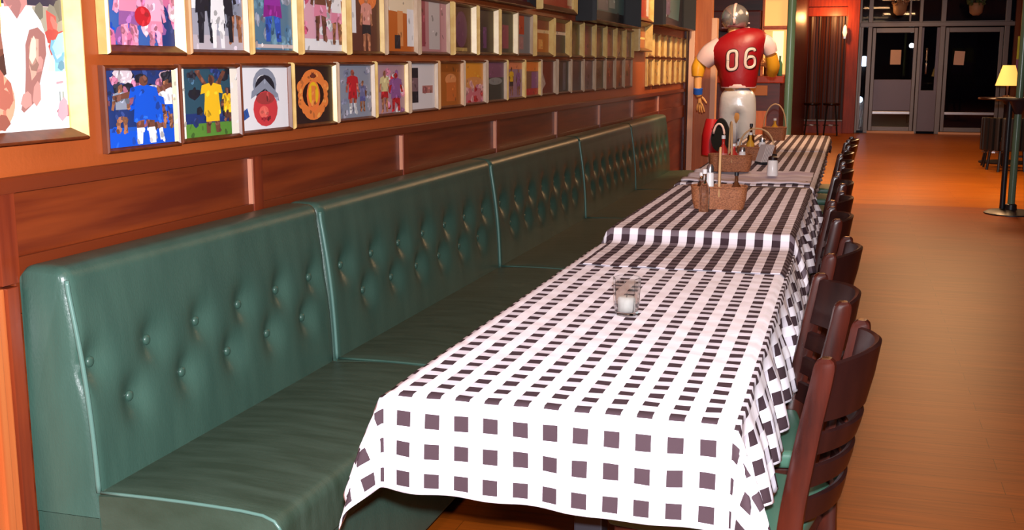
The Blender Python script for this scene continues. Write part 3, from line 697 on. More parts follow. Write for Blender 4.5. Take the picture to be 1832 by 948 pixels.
# ================================================================== CHAIRS
def make_chair(label):
    t = thing('ladder_back_chair', label, 'chair', (0, 0, 0), group='dark wooden chairs along the table row')
    hw = 0.185
    # back posts: lean backwards (+x) with height, top curls
    for s in (-1, 1):
        b = B(); pts = [(0.015, s*hw, 0.0), (-0.035, s*hw, 0.25), (-0.045, s*hw, 0.46), (-0.020, s*hw, 0.66), (0.005, s*hw, 0.80), (0.012, s*hw, 0.850)]
        q = catmull(pts, 5); seg = []
        rings = []
        for i, p in enumerate(q):
            zf = p.z/0.85; hx = 0.020+0.004*math.sin(zf*PI); hy = 0.0120
            if i >= len(q)-3: hx *= (0.93, 0.80, 0.45)[i-len(q)+3]
            rings.append([b.verts.new(p+Vector((dx*hx, dy*hy, 0))) for dx, dy in ((-1, -0.7), (-0.7, -1), (0.7, -1), (1, -0.7), (1, 0.7), (0.7, 1), (-0.7, 1), (-1, 0.7))])
        for A, C in zip(rings, rings[1:]):
            for k in range(8): b.faces.new((A[k], A[(k+1) % 8], C[(k+1) % 8], C[k]))
        b.faces.new(list(reversed(rings[0]))); b.faces.new(rings[-1])
        obj('back_post', b, 'cherry', t, smooth=True, angle=35)
    # curved rails
    def xpost(z):
        for (x0, _, z0), (x1, _, z1) in zip(pts, pts[1:]):
            if z <= z1: return x0+(x1-x0)*(z-z0)/(z1-z0)
        return pts[-1][0]
    for nm, z0, z1, bulge in (('top_rail', 0.715, 0.835, 0.062), ('slat', 0.645, 0.692, 0.058), ('slat', 0.575, 0.622, 0.054), ('slat', 0.500, 0.552, 0.050)):
        b = B(); n = 22; rings = []
        for i in range(n+1):
            u = -1+2*i/n; yy = u*(hw-0.006); bb = bulge*(1-u*u)
            arch = 0.012*(1-u*u) if nm == 'top_rail' else 0
            x0, x1 = xpost(z0)+bb*0.96, xpost(z1)+bb*1.05
            th = 0.008
            rings.append([b.verts.new(Vector(c)) for c in ((x0-th, yy, z0), (x0+th, yy, z0), ((x0+x1)/2+th*1.1, yy, (z0+z1)/2), (x1+th*0.8, yy, z1-0.004+arch), (x1, yy, z1+arch), (x1-th, yy, z1-0.004+arch), ((x0+x1)/2-th*0.9, yy, (z0+z1)/2))])
        for A, C in zip(rings, rings[1:]):
            for k in range(7): b.faces.new((A[k], A[(k+1) % 7], C[(k+1) % 7], C[k]))
        b.faces.new(rings[0]); b.faces.new(list(reversed(rings[-1])))
        obj(nm, b, 'dark_cherry', t, smooth=True, angle=45)
    # seat
    b = B(); r = bmesh.ops.create_cube(b, size=1, matrix=Matrix.Translation((-0.235, 0, 0.447)) @ Matrix.Diagonal((0.40, 0.365, 0.045, 1)))
    for v in b.verts:
        if v.co.x < -0.3: v.co.y *= 1.06
    bmesh.ops.bevel(b, geom=list(b.edges), offset=0.018, segments=4, profile=0.6, affect='EDGES'); obj('seat', b, 'seat_green', t, smooth=True, angle=60)
    b = B(); bx(b, -0.42, -0.05, -0.18, 0.18, 0.375, 0.425, bev=0.004); obj('seat_frame', b, 'cherry', t)
    for s in (-1, 1):
        b = B(); add_tube(b, [(-0.40, s*0.17, 0.40), (-0.405, s*0.175, 0.0)], [0.020, 0.014], seg=8); obj('leg', b, 'cherry', t, smooth=True, angle=50)
        b = B(); add_tube(b, [(-0.03, s*0.183, 0.20), (-0.40, s*0.173, 0.18)], 0.010, seg=8); obj('stretcher', b, 'cherry', t, smooth=True)
    return t
CH = [(-0.002, 2.345, -10.5, 'nearest dark wooden ladder back chair, at the front right table edge'),
      (-0.040, 2.895, 9.5, 'second ladder back chair from the front, turned toward the nearest table'),
      (-0.030, 3.60, -7.0, 'third ladder back chair, at the far end of nearest table'),
      (-0.058, 4.40, 4.0, 'fourth ladder back chair, at the near end of second table'),
      (-0.058, 5.00, -5.0, 'fifth ladder back chair, level with the second table caddy'),
      (-0.058, 5.70, 6.0, 'sixth ladder back chair, at the far end of second table'),
      (-0.058, 6.35, -3.0, 'seventh ladder back chair, beside the folded linen'),
      (-0.058, 7.00, 3.0, 'eighth ladder back chair, in the middle of third table'),
      (-0.058, 7.65, -4.0, 'ninth ladder back chair, toward the far end of third table'),
      (-0.035, 8.40, 3.0, 'tenth ladder back chair, at the near end of farthest table'),
      (-0.020, 9.10, -3.0, 'farthest ladder back chair, at the far table in warm light')]
ch0 = make_chair(CH[0][3])
for i, (x, y, a, lab) in enumerate(CH):
    c = ch0 if i == 0 else copy_tree(ch0)
    c.location = (x, y, 0); c.rotation_euler = (0, 0, math.radians(a)); c['label'] = lab

# ================================================================== PICTURES ON THE WALL
def ell(cx, cy, rx, ry, n=16): return [(cx+rx*math.cos(2*PI*k/n), cy+ry*math.sin(2*PI*k/n)) for k in range(n)]
def rect(x0, y0, x1, y1): return [(x0, y0), (x1, y0), (x1, y1), (x0, y1)]
def fig(cx, y0, h, top, low, skin=(0.30, 0.12, 0.06), sock=None, arms='down', w=1.0):
    s = h; W_ = h*0.9*w
    out = []
    a = {'down': [[(-.17, .80), (-.24, .50), (-.18, .48), (-.10, .78)], [(.17, .80), (.24, .50), (.18, .48), (.10, .78)]],
         'up': [[(-.12, .78), (-.30, 1.08), (-.24, 1.10), (-.06, .82)], [(.12, .78), (.28, 1.06), (.22, 1.09), (.06, .82)]],
         'out': [[(-.12, .80), (-.42, .72), (-.41, .66), (-.10, .70)], [(.12, .80), (.40, .90), (.42, .84), (.10, .70)]]}[arms]
    for p in a: out.append((skin, p))
    out += [(sock or skin, [(-.12, .26), (-.03, .26), (-.05, 0), (-.12, 0)]), (sock or skin, [(.03, .26), (.13, .26), (.14, 0), (.06, 0)]),
            (skin, [(-.13, .42), (-.01, .42), (-.02, .24), (-.12, .24)]), (skin, [(.01, .42), (.13, .42), (.13, .24), (.03, .24)]),
            (low, [(-.14, .55), (.14, .55), (.16, .33), (.01, .36), (-.16, .33)]),
            (top, [(-.18, .83), (-.05, .87), (.05, .87), (.18, .83), (.21, .68), (.13, .70), (.14, .50), (-.14, .50), (-.13, .70), (-.21, .68)]),
            (skin, ell(0, .93, .06, .075, 12))]
    return [(c, [(cx+x*W_, y0+y*s) for x, y in P]) for c, P in out]
def smear(seed, cols, n, y0=0.0, y1=1.0, sx=0.12, sy=0.12):
    r = random.Random(seed); o = []
    for _ in range(n):
        x, y = r.uniform(0, 1), r.uniform(y0, y1); c = r.choice(cols)
        rx, ry = r.uniform(0.4, 1)*sx, r.uniform(0.4, 1)*sy
        pts = [(min(1, max(0, x+rx*math.cos(t)*r.uniform(.7, 1.2))), min(1, max(0, y+ry*math.sin(t)*r.uniform(.7, 1.2)))) for t in [2*PI*k/8 for k in range(8)]]
        o.append((c, pts))
    return o
def printed(w, h, bg, shapes, x, parent, name='print', origin=(0, 0)):
    """flat printed sheet in the Y-Z plane facing +x; shapes in unit coordinates"""
    b = B(); cl = b.loops.layers.float_color.new('ink')
    def poly(P, c, lift):
        # clip polygon to the unit square
        def clip(P, f, g):
            out = []
            for a, q in zip(P, P[1:]+P[:1]):
                fa, fq = f(a), f(q)
                if fa >= 0: out.append(a)
                if (fa >= 0) != (fq >= 0):
                    t = fa/(fa-fq); out.append((a[0]+(q[0]-a[0])*t, a[1]+(q[1]-a[1])*t))
            return out
        for f in (lambda p: p[0], lambda p: 1-p[0], lambda p: p[1], lambda p: 1-p[1]):
            P = clip(P, f, None)
            if len(P) < 3: return
        try: fc = b.faces.new([b.verts.new((x+lift, origin[0]+p[0]*w, origin[1]+p[1]*h)) for p in P])
        except ValueError: return
        fc.normal_update()
        if fc.normal.x < 0: fc.normal_flip()
        for l in fc.loops: l[cl] = (*c, 1)
    poly([(0, 0), (1, 0), (1, 1), (0, 1)], bg, 0)
    rj = random.Random(len(shapes)*7+int(w*1e4)); full = []
    for c, P in shapes:
        full.append((c, P)); xs = [p[0] for p in P]; zs = [p[1] for p in P]; cx, cz_ = sum(xs)/len(xs), sum(zs)/len(zs)
        if max(xs)-min(xs) < 0.04 or (max(xs)-min(xs))*(max(zs)-min(zs)) > 0.7: continue
        for _ in range(4):
            p = rj.choice(P); t = rj.uniform(0.15, 0.85); q = (cx+(p[0]-cx)*t, cz_+(p[1]-cz_)*t); g = rj.choice((0.45, 0.65, 1.35, 1.7)); a = rj.uniform(0.012, 0.035); e = rj.uniform(0.02, 0.06); an = rj.uniform(-0.6, 0.6)
            full.append((tuple(min(0.9, k_*g+0.01) for k_ in c), [(q[0]+dx*a*math.cos(an)-dz*e*math.sin(an), q[1]+dx*a*math.sin(an)+dz*e*math.cos(an)) for dx, dz in ((-1, -.6), (0, -1), (1, -.4), (.7, .7), (0, 1), (-.8, .5))]))
    for k, (c, P) in enumerate(full): poly(list(P), c, 0.00002*(k+1))
    me = bpy.data.meshes.new(name); b.to_mesh(me); b.free(); me.materials.append(M['print'])
    o = bpy.data.objects.new(name, me); COL.objects.link(o); o.parent = parent
    return o
def frame(label, y0, y1, z0, z1, mname, bg, shapes, slope=0.022, depth=0.034, matw=0.0, matc=(0.85, 0.82, 0.72), group=None, outer=0.004, tilt=0.0, lip=0.012):
    w, h = y1-y0, z1-z0
    t = thing('picture_frame', label, 'framed picture', (WX+0.001, (y0+y1)/2, z0), group=group)
    if tilt: t.rotation_euler = (tilt, 0, 0)
    b = B()
    def ring(m_, x): return [b.verts.new((x, sy*(w/2-m_), zz)) for sy, zz in ((-1, m_), (1, m_), (1, h-m_), (-1, h-m_))]
    rs = [ring(0, 0), ring(0, depth*0.8), ring(outer, depth), ring(outer+0.003, depth), ring(outer+slope, lip), ring(outer+slope, 0.004)]
    b.free()
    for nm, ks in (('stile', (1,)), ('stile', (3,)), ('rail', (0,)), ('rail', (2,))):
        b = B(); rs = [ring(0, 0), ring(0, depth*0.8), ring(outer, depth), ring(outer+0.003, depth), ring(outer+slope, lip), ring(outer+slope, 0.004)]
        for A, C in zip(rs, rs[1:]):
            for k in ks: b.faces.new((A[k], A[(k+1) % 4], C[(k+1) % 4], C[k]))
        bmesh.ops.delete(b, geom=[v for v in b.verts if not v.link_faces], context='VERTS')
        obj(nm, b, mname if nm == 'stile' else 'frame_brown', t)  # flash glare on the uprights put into a paler stile colour; rails brown
    m_ = outer+slope-0.0005
    b = B(); bx(b, 0.0, 0.006, -w/2+m_-0.004, w/2-m_+0.004, m_-0.004, h-m_+0.004); obj('backing', b, 'backing', t)
    iw, ih = w-2*m_, h-2*m_
    if matw > 0:
        sh = [(bg, rect(matw, matw, 1-matw, 1-matw))]+[(c, [(matw+(1-2*matw)*min(1, max(0, p[0])), matw*0.7+(1-1.4*matw)*min(1, max(0, p[1]))) for p in P]) for c, P in shapes]
        printed(iw, ih, matc, sh, 0.0065, t, 'print', (-iw/2, m_))
    else: printed(iw, ih, bg, shapes, 0.0065, t, 'print', (-iw/2, m_))
    return t
WH = (0.85, 0.85, 0.88); BK = (0.02, 0.02, 0.03); BL = (0.01, 0.09, 0.62); RD = (0.5, 0.02, 0.03); PK = (0.75, 0.25, 0.38); SK = (0.42, 0.17, 0.09); DS = (0.16, 0.06, 0.04)
YL = (0.85, 0.50, 0.02); GR = (0.10, 0.26, 0.04); OR = (0.80, 0.22, 0.05); GY = (0.25, 0.28, 0.36); PU = (0.28, 0.10, 0.30); NV = (0.02, 0.04, 0.16)
# big framed print at the left edge
yb0, yb1, zb0, zb1 = 1.50, 2.245, 1.232, 1.86
def bp(px, py):     # print coordinates of the visible quarter
    y = 1.95+px*0.00197; z = 1.55-py*0.00128
    return ((y-yb0-0.03)/(yb1-yb0-0.06), (z-zb0-0.03)/(zb1-zb0-0.06))
def bpl(P): return [bp(*p) for p in P]
big = [((0.85, 0.55, 0.52), bpl([(-260, -260), (135, -260), (135, 130), (-260, 130)])),
       ((0.05, 0.04, 0.06), bpl([(-260, -260), (135, -260), (135, 14), (-260, 14)])),
       ((0.75, 0.10, 0.06), bpl([(-60, 5), (8, 10), (14, 60), (10, 95), (-60, 95)])), ((0.35, 0.32, 0.24), bpl([(86, 15), (135, 15), (135, 62), (86, 55)])),
       ((0.70, 0.10, 0.08), bpl([(108, 20), (124, 30), (124, 80), (108, 75)])),
       ((0.25, 0.62, 0.85), bpl([(118, 70), (130, 70), (130, 125), (116, 125)])), ((0.80, 0.85, 0.88), bpl([(-10, 75), (8, 78), (14, 98), (6, 112), (-10, 115)])),
       ((0.90, 0.88, 0.88), bpl([(-260, 125), (135, 125), (135, 250), (-260, 250)])),
       ((0.85, 0.50, 0.06), bpl([(22, 5), (38, 0), (38, 70), (18, 95), (20, 40)])),
       (DS, bpl([(18, 75), (36, 70), (36, 118), (0, 125), (-10, 118), (14, 100)])),
       ((0.50, 0.22, 0.20), bpl([(38, -60), (76, -60), (78, 20), (58, 35), (42, 20)])),
       (WH, bpl([(36, 20), (48, 18), (60, 38), (76, 14), (86, 20), (98, 40), (106, 70), (108, 110), (96, 150), (84, 185), (52, 190), (38, 130), (34, 60)])),
       ((0.33, 0.15, 0.13), bpl([(78, 55), (92, 50), (103, 62), (103, 95), (96, 120), (88, 148), (84, 172), (60, 194), (56, 188), (64, 160), (68, 120), (70, 80)])),
       ((0.62, 0.34, 0.26), bpl([(80, 68), (92, 70), (90, 100), (84, 130), (76, 140), (74, 110)])),
       ((0.80, 0.32, 0.20), [bp(12+42*math.cos(a)*0.85, 172+52*math.sin(a)) for a in [2*PI*k/24 for k in range(24)]]),
       ((0.88, 0.48, 0.36), [bp(4+26*math.cos(a), 158+28*math.sin(a)) for a in [2*PI*k/16 for k in range(16)]]),
       ((0.60, 0.18, 0.12), bpl([(-24, 170), (46, 160), (46, 163), (-24, 174)])), ((0.60, 0.18, 0.12), bpl([(20, 124), (24, 124), (34, 170), (30, 222), (26, 222), (29, 170)])),
       ((0.20, 0.25, 0.25), bpl([(120, 160), (122, 160), (122, 180), (120, 180)])), ((0.30, 0.35, 0.30), bpl([(125, 160), (128, 160), (128, 178), (125, 178)])),
       ((0.70, 0.30, 0.35), bpl([(116, 143), (128, 141), (128, 145), (116, 147)])), ((0.70, 0.25, 0.30), bpl([(114, 192), (128, 190), (128, 193), (114, 194)]))]
frame('large framed basketball print cut by the left edge of view', yb0, yb1, zb0, zb1, 'stile_gold_glare', (0.85, 0.75, 0.74), big, slope=0.022, depth=0.045)

crest = [(OR, ell(.5, .5, .38, .44, 8)), (OR, ell(.5, .78, .26, .17)), (OR, ell(.5, .22, .24, .17)), (OR, ell(.22, .64, .12, .12)), (OR, ell(.78, .64, .12, .12)), (OR, ell(.22, .38, .10, .12)), (OR, ell(.78, .38, .10, .12)),
         ((0.03, .01, .01), ell(.5, .5, .27, .24)), ((0.85, 0.20, 0.05), ell(.5, .48, .17, .28)), (YL, ell(.5, .52, .13, .21)), (OR, rect(.45, .30, .55, .66)), ((.12, .02, .01), ell(.5, .83, .08, .035))]
hat = [((0.03, 0.10, 0.38), [(0, .28), (.12, .36), (.16, .22), (0, .14)]), (GY, ell(.5, .72, .25, .27)), (WH, ell(.47, .76, .15, .12)), (BK, ell(.5, .66, .21, .22)), (GY, [(.22, .62), (.5, .82), (.78, .56), (.80, .44), (.5, .66), (.2, .5)]),
       ((0.62, 0.05, 0.06), ell(.5, .33, .26, .29)), ((0.38, 0.05, 0.05), ell(.5, .50, .20, .10)), ((0.85, 0.15, 0.12), ell(.46, .28, .10, .10)), ((0.30, 0.02, 0.03), rect(.40, .15, .60, .19))]
crowd = [(0.45, 0.15, 0.25), (0.55, 0.35, 0.4), BK, NV, (0.6, 0.5, 0.55)]
R2 = [  # (label, frame material, background, shapes, mat width)
 ('framed photo of blue clad footballers, first of the lower row', 'frame_brown', (0.02, 0.10, 0.50), [(NV, rect(0, .25, 1, 1))]+smear(1, crowd, 34, .55, 1, .12, .10)+smear(2, [BL, NV, (0.3, .1, .15)], 22, .2, .7, .1, .1)+[(BL, rect(0, 0, 1, .2))]+fig(.18, .18, .62, GY, NV)+fig(.85, .2, .66, WH, BL)+fig(.68, .05, .7, BL, BL, DS, WH)+fig(.50, .02, .90, BL, BL, DS, WH, 'out', 1.3)+[((0.9, .82, .60), rect(.93, 0, 1, 1))], .0),
 ('framed photo of yellow clad player with raised arms, lower row', 'frame_brown', (0.03, 0.08, 0.12), [(GR, rect(0, 0, 1, .2)), (NV, rect(0, .2, 1, .35))]+smear(3, [NV, BK, (0.05, .12, .2)], 20, .2, 1)+fig(.80, .2, .5, YL, YL, DS)+fig(.52, .05, .85, YL, YL, DS, None, 'up', 1.25)+[(YL, rect(.40, .22, .64, .74)), ((0.9, .85, .75), rect(0, 0, .05, 1)), ((0.9, .85, .75), rect(.86, 0, 1, 1))], .0),
 ('framed photo of painted face in tall hat, lower row', 'frame_brown', (0.82, 0.82, 0.86), hat, .0),
 ('framed picture of orange red crest on black, lower row', 'stile_gold_glare', (0.03, 0.015, 0.015), crest, .0),
 ('framed photo of red player on blue grey, lower row', 'stile_pale_glare', GY, smear(4, [(0.2, .22, .33), (0.3, .3, .38)], 14)+fig(.72, .1, .6, (0.15, .15, .3), (0.1, .1, .3))+fig(.42, .08, .84, RD, RD, (0.5, .12, .08), WH, 'down', 1.1), .0),
 ('framed photo of purple and yellow players, lower row', 'stile_gold_glare', (0.45, 0.28, 0.33), smear(5, [RD, PK, WH, PU], 22)+fig(.28, .03, .85, (0.7, .6, .3), RD, SK)+fig(.66, .03, .80, PU, PU, RD, None, 'down', 1.5), .0),
 ('framed photo of dark figure on white, lower row', 'stile_pale_glare', (0.72, 0.68, 0.70), [(BK, rect(.06, .15, .34, .92)), ((0.20, .12, .14), rect(.06, .4, .34, .7)), ((0.45, .18, .16), rect(.5, .35, .92, .52)), ((0.3, .1, .1), ell(.6, .42, .1, .08))], .0),
 ('framed orange toned photo, lower row', 'stile_oak_glare', (0.42, 0.12, 0.02), [((0.75, .28, .1), ell(.55, .62, .25, .14)), ((0.6, .15, .03), rect(.35, .1, .8, .55)), ((0.3, .08, .01), rect(0, .8, 1, 1))], .0),
 ('framed photo with orange top and pink crowd, lower row', 'stile_pale_glare', (0.65, 0.18, 0.22), [((0.85, .33, .03), rect(0, .55, 1, 1)), ((0.75, .3, .1), ell(.5, .5, .5, .15))]+smear(6, [PK, RD, (0.8, .4, .4)], 16, 0, .5), .0),
 ('framed dark photo with purple top, lower row', 'stile_pale_glare', (0.04, 0.05, 0.05), [((0.22, .08, .16), rect(0, .6, 1, 1)), ((0.25, .26, .26), ell(.5, .5, .4, .1))], .0),
 ('framed photo of yellow and mauve players, lower row', 'stile_gold_glare', (0.35, 0.2, 0.3), [((0.8, .25, .12), rect(0, .8, 1, 1))]+fig(.3, .05, .8, YL, BK)+fig(.75, .05, .75, PU, PU), .0),
 ('framed photo with orange band over violet scene, lower row', 'stile_gold_glare', (0.22, 0.1, 0.06), [((0.85, .22, .03), rect(0, .72, 1, 1)), (PU, rect(.5, .2, 1, .7)), (RD, rect(0, 0, 1, .2))], .0),
 ('framed dark red photo with pale corner, lower row', 'stile_pale_glare', (0.16, 0.015, 0.015), [((0.5, .4, .36), [(0, 0), (.4, .3), (.2, .6), (0, .9)])], .0),
 ('framed blue black photo, lower row', 'stile_pale_glare', (0.02, 0.025, 0.035), [((0.08, .11, .16), rect(.5, .05, .75, .95))], .0)]
more = [((0.03, 0.03, 0.05), 'dark navy'), ((0.10, 0.08, 0.10), 'grey brown'), ((0.05, 0.06, 0.03), 'olive black'), ((0.16, 0.04, 0.02), 'brown red'), ((0.20, 0.06, 0.02), 'rust toned'), ((0.22, 0.07, 0.05), 'reddish brown')]
for bg, nm in more: R2.append((f'framed {nm} photo toward the middle of lower row', 'stile_pale_glare', bg, smear(len(R2), [tuple(min(1, 1.8*c) for c in bg), BK], 8), .0))
st2 = [2.345, 2.668, 2.985, 3.312, 3.645, 3.98, 4.325, 4.665, 5.0, 5.345, 5.685, 6.02, 6.36, 6.74, 7.09, 7.44, 7.79, 8.14, 8.49, 8.84]
for k, (y, p) in enumerate(zip(st2, R2)):
    zt = 1.402+0.003*k; zb = 1.187+0.0035*min(k, 12)
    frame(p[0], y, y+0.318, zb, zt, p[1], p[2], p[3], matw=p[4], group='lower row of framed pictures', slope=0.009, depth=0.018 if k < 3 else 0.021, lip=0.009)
nmz = ['tan', 'amber', 'brown', 'golden', 'dark amber', 'ochre', 'dim']
cz = [(0.30, 0.16, 0.06), (0.42, 0.20, 0.05), (0.14, 0.05, 0.02), (0.5, 0.28, 0.10), (0.28, 0.11, 0.03), (0.4, 0.2, 0.04), (0.1, 0.05, 0.04)]
for k in range(7):
    y = 9.85+0.335*k
    frame(f'small framed {nmz[k]} picture at the far end of lower row', y, y+0.30, 1.222, 1.462, 'stile_gold_glare', cz[k], smear(60+k, [cz[(k+2) % 7], BK], 6), group='lower row of framed pictures', slope=0.012, depth=0.024)
R1 = [
 ('framed photo of pink clad players, first of the upper row', 'stile_gold_glare', (0.05, 0.12, 0.38), smear(11, [PU, NV, BL], 20)+[(NV, rect(.8, 0, 1, 1))]+smear(12, [PK, (0.8, .5, .6), (0.6, .15, .3), PU], 30, 0, .8, .12, .16)+fig(.30, -.1, 1.0, PK, PU, PK)+fig(.68, -.1, .8, (0.8, .4, .55), PK, PK)+[(RD, ell(.5, .35, .12, .12))], .0, 2.352, 2.69),
 ('framed photo of black and white clad players, upper row', 'stile_oak_glare', (0.35, 0.35, 0.42), [((0.5, .45, .5), rect(0, 0, 1, .18)), (WH, rect(0, .5, .2, 1))]+fig(.85, .1, 1, (0.3, .33, .5), GY)+fig(.30, .08, 1.1, BK, BK, BK, None, 'out', 1.2)+fig(.66, .1, 1, BK, BK, BK)+fig(.50, .02, .95, WH, WH, WH, WH, 'out'), .0, 2.725, 3.04),
 ('framed photo of violet clad player on blue grey, upper row', 'stile_gold_glare', (0.10, 0.20, 0.30), smear(13, [GY, (0.08, .2, .35), (0.15, .3, .4)], 18)+[((0.6, .5, .5), rect(0, .03, 1, .08))]+fig(.5, .12, 1.0, (0.30, .03, .35), (0.25, .02, .25), (0.03, .10, .5), None, 'out', 1.6), .0, 3.062, 3.35),
 ('framed photo of pink clad dancers, upper row', 'stile_gold_glare', (0.75, 0.40, 0.50), [(WH, rect(0, 0, 1, .18))]+smear(14, [PK, WH, (0.6, .1, .2)], 26, .15, 1)+fig(.45, .15, 1.1, DS, PK, DS)+fig(.85, .1, 1, WH, PK), .0, 3.385, 3.72),
 ('narrow framed photo of orange shirted runner, upper row', 'stile_gold_glare', (0.12, 0.04, 0.03), [(WH, rect(0, .3, .22, 1)), ((0.8, .2, .05), ell(.6, .9, .3, .2))]+fig(.55, -.05, 1.0, (0.7, .3, .25), BK, SK), .0, 3.755, 4.06),
 ('framed photo with pale banner and orange field, upper row', 'stile_pale_glare', (0.55, 0.13, 0.02), [((0.85, .7, .5), [(0, .75), (1, .7), (1, 1), (0, 1)]), (WH, rect(.75, .1, 1, .8)), ((0.75, .3, .1), rect(.4, .1, .6, .75)), (BK, rect(.30, .05, .5, .3))], .0, 4.09, 4.41),
 ('framed pinkish photo of tall standing figure, upper row', 'stile_pale_glare', (0.48, 0.22, 0.24), [((0.55, .5, .5), rect(.35, .05, .75, 1)), ((0.6, .3, .32), rect(.8, 0, 1, 1)), ((0.3, .05, .08), rect(.1, .1, .22, 1))], .0, 4.44, 4.80),
 ('framed dark maroon photo with green toned side, upper row', 'stile_gold_glare', (0.07, 0.015, 0.02), [((0.14, .04, .10), ell(.5, .5, .3, .4)), ((0.45, .3, .1), rect(.1, .02, .8, .1))], .0, 4.835, 5.14),
 ('framed dark photo with thin violet figure, upper row', 'stile_gold_glare', (0.03, 0.02, 0.03), [((0.14, .04, .16), rect(.4, .1, .6, .6))], .0, 5.18, 5.49),
 ('framed photo of dark pink figure, upper row', 'stile_gold_glare', (0.05, 0.05, 0.05), [((0.3, .05, .10), rect(.3, .1, .7, .7))], .0, 5.53, 5.83),
 ('framed photo with red and blue grey halves, upper row', 'stile_pale_glare', (0.20, 0.22, 0.25), [((0.5, .04, .01), rect(0, .5, .55, 1)), ((0.4, .2, .2), rect(.2, .1, .5, .45))], .0, 5.87, 6.16),
 ('bright gold frame with orange picture and crossbar, upper row', 'stile_gold_glare', (0.55, 0.16, 0.02), [((0.9, .65, .35), rect(0, .60, 1, .70)), ((0.25, .04, .02), rect(0, .72, 1, 1)), ((0.85, .4, .1), rect(.3, .1, .6, .4))], .0, 6.20, 6.58),
 ('bright gold frame with dark picture and crossbar, upper row', 'stile_gold_glare', (0.03, 0.04, 0.04), [((0.9, .75, .6), rect(0, .60, 1, .70)), ((0.25, .04, .02), rect(0, .72, 1, 1))], .0, 6.62, 6.98)]
for k, (lab, mm, bg, sh, mw, y0, y1) in enumerate(R1):
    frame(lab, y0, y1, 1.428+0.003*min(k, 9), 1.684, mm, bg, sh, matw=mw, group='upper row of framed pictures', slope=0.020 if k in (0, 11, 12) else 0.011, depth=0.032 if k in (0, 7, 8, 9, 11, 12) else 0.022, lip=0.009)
cu = [((0.10, 0.09, 0.02), 'olive'), ((0.18, 0.06, 0.05), 'maroon'), ((0.10, 0.08, 0.02), 'mossy'), ((0.28, 0.12, 0.06), 'tan'), ((0.3, 0.2, 0.06), 'straw'), ((0.10, 0.04, 0.03), 'umber')]
for k in range(6):
    y = 7.03+0.36*k
    frame(f'framed {cu[k][1]} toned picture past the middle of upper row', y, y+0.33, 1.455, 1.684, 'stile_gold_glare', cu[k][0], smear(80+k, [BK, (0.2, .1, .05)], 6), group='upper row of framed pictures', slope=0.012, depth=0.030)
nq = ['chestnut', 'sand', 'copper', 'sepia', 'honey', 'smoky', 'wheat']
for k in range(7):
    y = 9.85+0.335*k
    frame(f'small framed {nq[k]} picture at the far end of upper row', y, y+0.30, 1.478, 1.69, 'stile_gold_glare', cz[(k+3) % 7], smear(90+k, [cz[k], BK], 6), group='upper row of framed pictures', slope=0.012, depth=0.024)
# gold plaque above the upper row, jersey cases above
frame('bright gold plaque with small crossbar above the upper row', 9.20, 9.80, 1.52, 1.762, 'stile_gold_glare', (0.35, 0.10, 0.04), [((0.8, .55, .2), rect(0, .4, 1, .5)), ((0.3, .06, .02), rect(.3, .5, .7, .9))], slope=0.03, depth=0.07)
TE = (0.10, 0.22, 0.26); 
def case(label, y0, y1, z0, z1, bg, sh, m='dark_frame', d=0.10):
    frame(label, y0, y1, z0, z1, m, bg, sh, slope=0.03, depth=d, lip=0.02, group='display cases above the picture rows')
case('dark red case bottom above the upper row near the middle', 5.05, 6.12, 1.712, 2.15, (0.10, 0.01, 0.02), [((0.25, .03, .04), rect(.2, .1, .8, .9))], 'dark_frame', 0.05)
case('orange and red framed jersey above the bright gold frames', 6.3, 7.15, 1.72, 2.2, (0.45, 0.03, 0.01), [((0.8, .45, .2), [(.0, .1), (.25, .3), (.2, .9), (.0, .9)]), ((0.7, .5, .3), rect(.85, .05, 1, .9))], 'stile_gold_glare', 0.04)
case('black jersey case with violet and teal jersey above upper row', 7.25, 8.85, 1.69, 2.25, TE, [(BK, rect(0, 0, .22, 1)), ((0.10, .04, .25), [(.15, .1), (.35, .3), (.35, 1), (.22, 1)]), (GY, rect(.40, .15, .62, 1)), ((0.35, .5, .55), [(.64, .2), (.78, .2), (.72, 1), (.62, 1)]), (BK, rect(0, 0, 1, .13))], 'dark_frame', 0.14)
case('red framed jersey with pale side above the gold plaque', 9.0, 9.95, 1.77, 2.25, (0.28, 0.015, 0.02), [((0.6, .25, .1), rect(0, .1, .2, 1)), ((0.5, .45, .5), rect(.88, .05, 1, 1))], 'stile_gold_glare', 0.05)
case('black jersey case with grey blue jersey at the wall end', 10.05, 12.0, 1.76, 2.3, (0.03, 0.03, 0.05), [(GY, rect(.12, .15, .45, 1)), (TE, [(.5, .15), (.85, .12), (.92, 1), (.55, 1)]), ((0.15, .12, .25), rect(.35, .2, .55, 1))], 'dark_frame', 0.14)

# ================================================================== STATUE
SX, SY = -1.08, 10.90
st = thing('football_player_statue', 'life size football player statue in red jersey 06 seen from behind', 'statue', (SX, SY, 0))
def skin_mesh(name, verts, edges, radii, m, parent, lvl=2, root=0):
    me = bpy.data.meshes.new(name); me.from_pydata(verts, edges, []); me.update()
    o = bpy.data.objects.new(name, me); COL.objects.link(o)
    o.modifiers.new('skin', 'SKIN').use_smooth_shade = True
    for v, r in zip(me.skin_vertices[0].data, radii): v.radius = r if isinstance(r, tuple) else (r, r)
    me.skin_vertices[0].data[root].use_root = True
    s = o.modifiers.new('sub', 'SUBSURF'); s.levels = lvl; s.render_levels = lvl
    dg = bpy.context.evaluated_depsgraph_get(); dg.update()
    me2 = bpy.data.meshes.new_from_object(o.evaluated_get(dg))
    bpy.data.objects.remove(o)
    me2.name = name; me2.materials.clear(); me2.materials.append(M[m])
    for p in me2.polygons: p.use_smooth = True
    o2 = bpy.data.objects.new(name, me2); COL.objects.link(o2); o2.parent = parent
    return o2
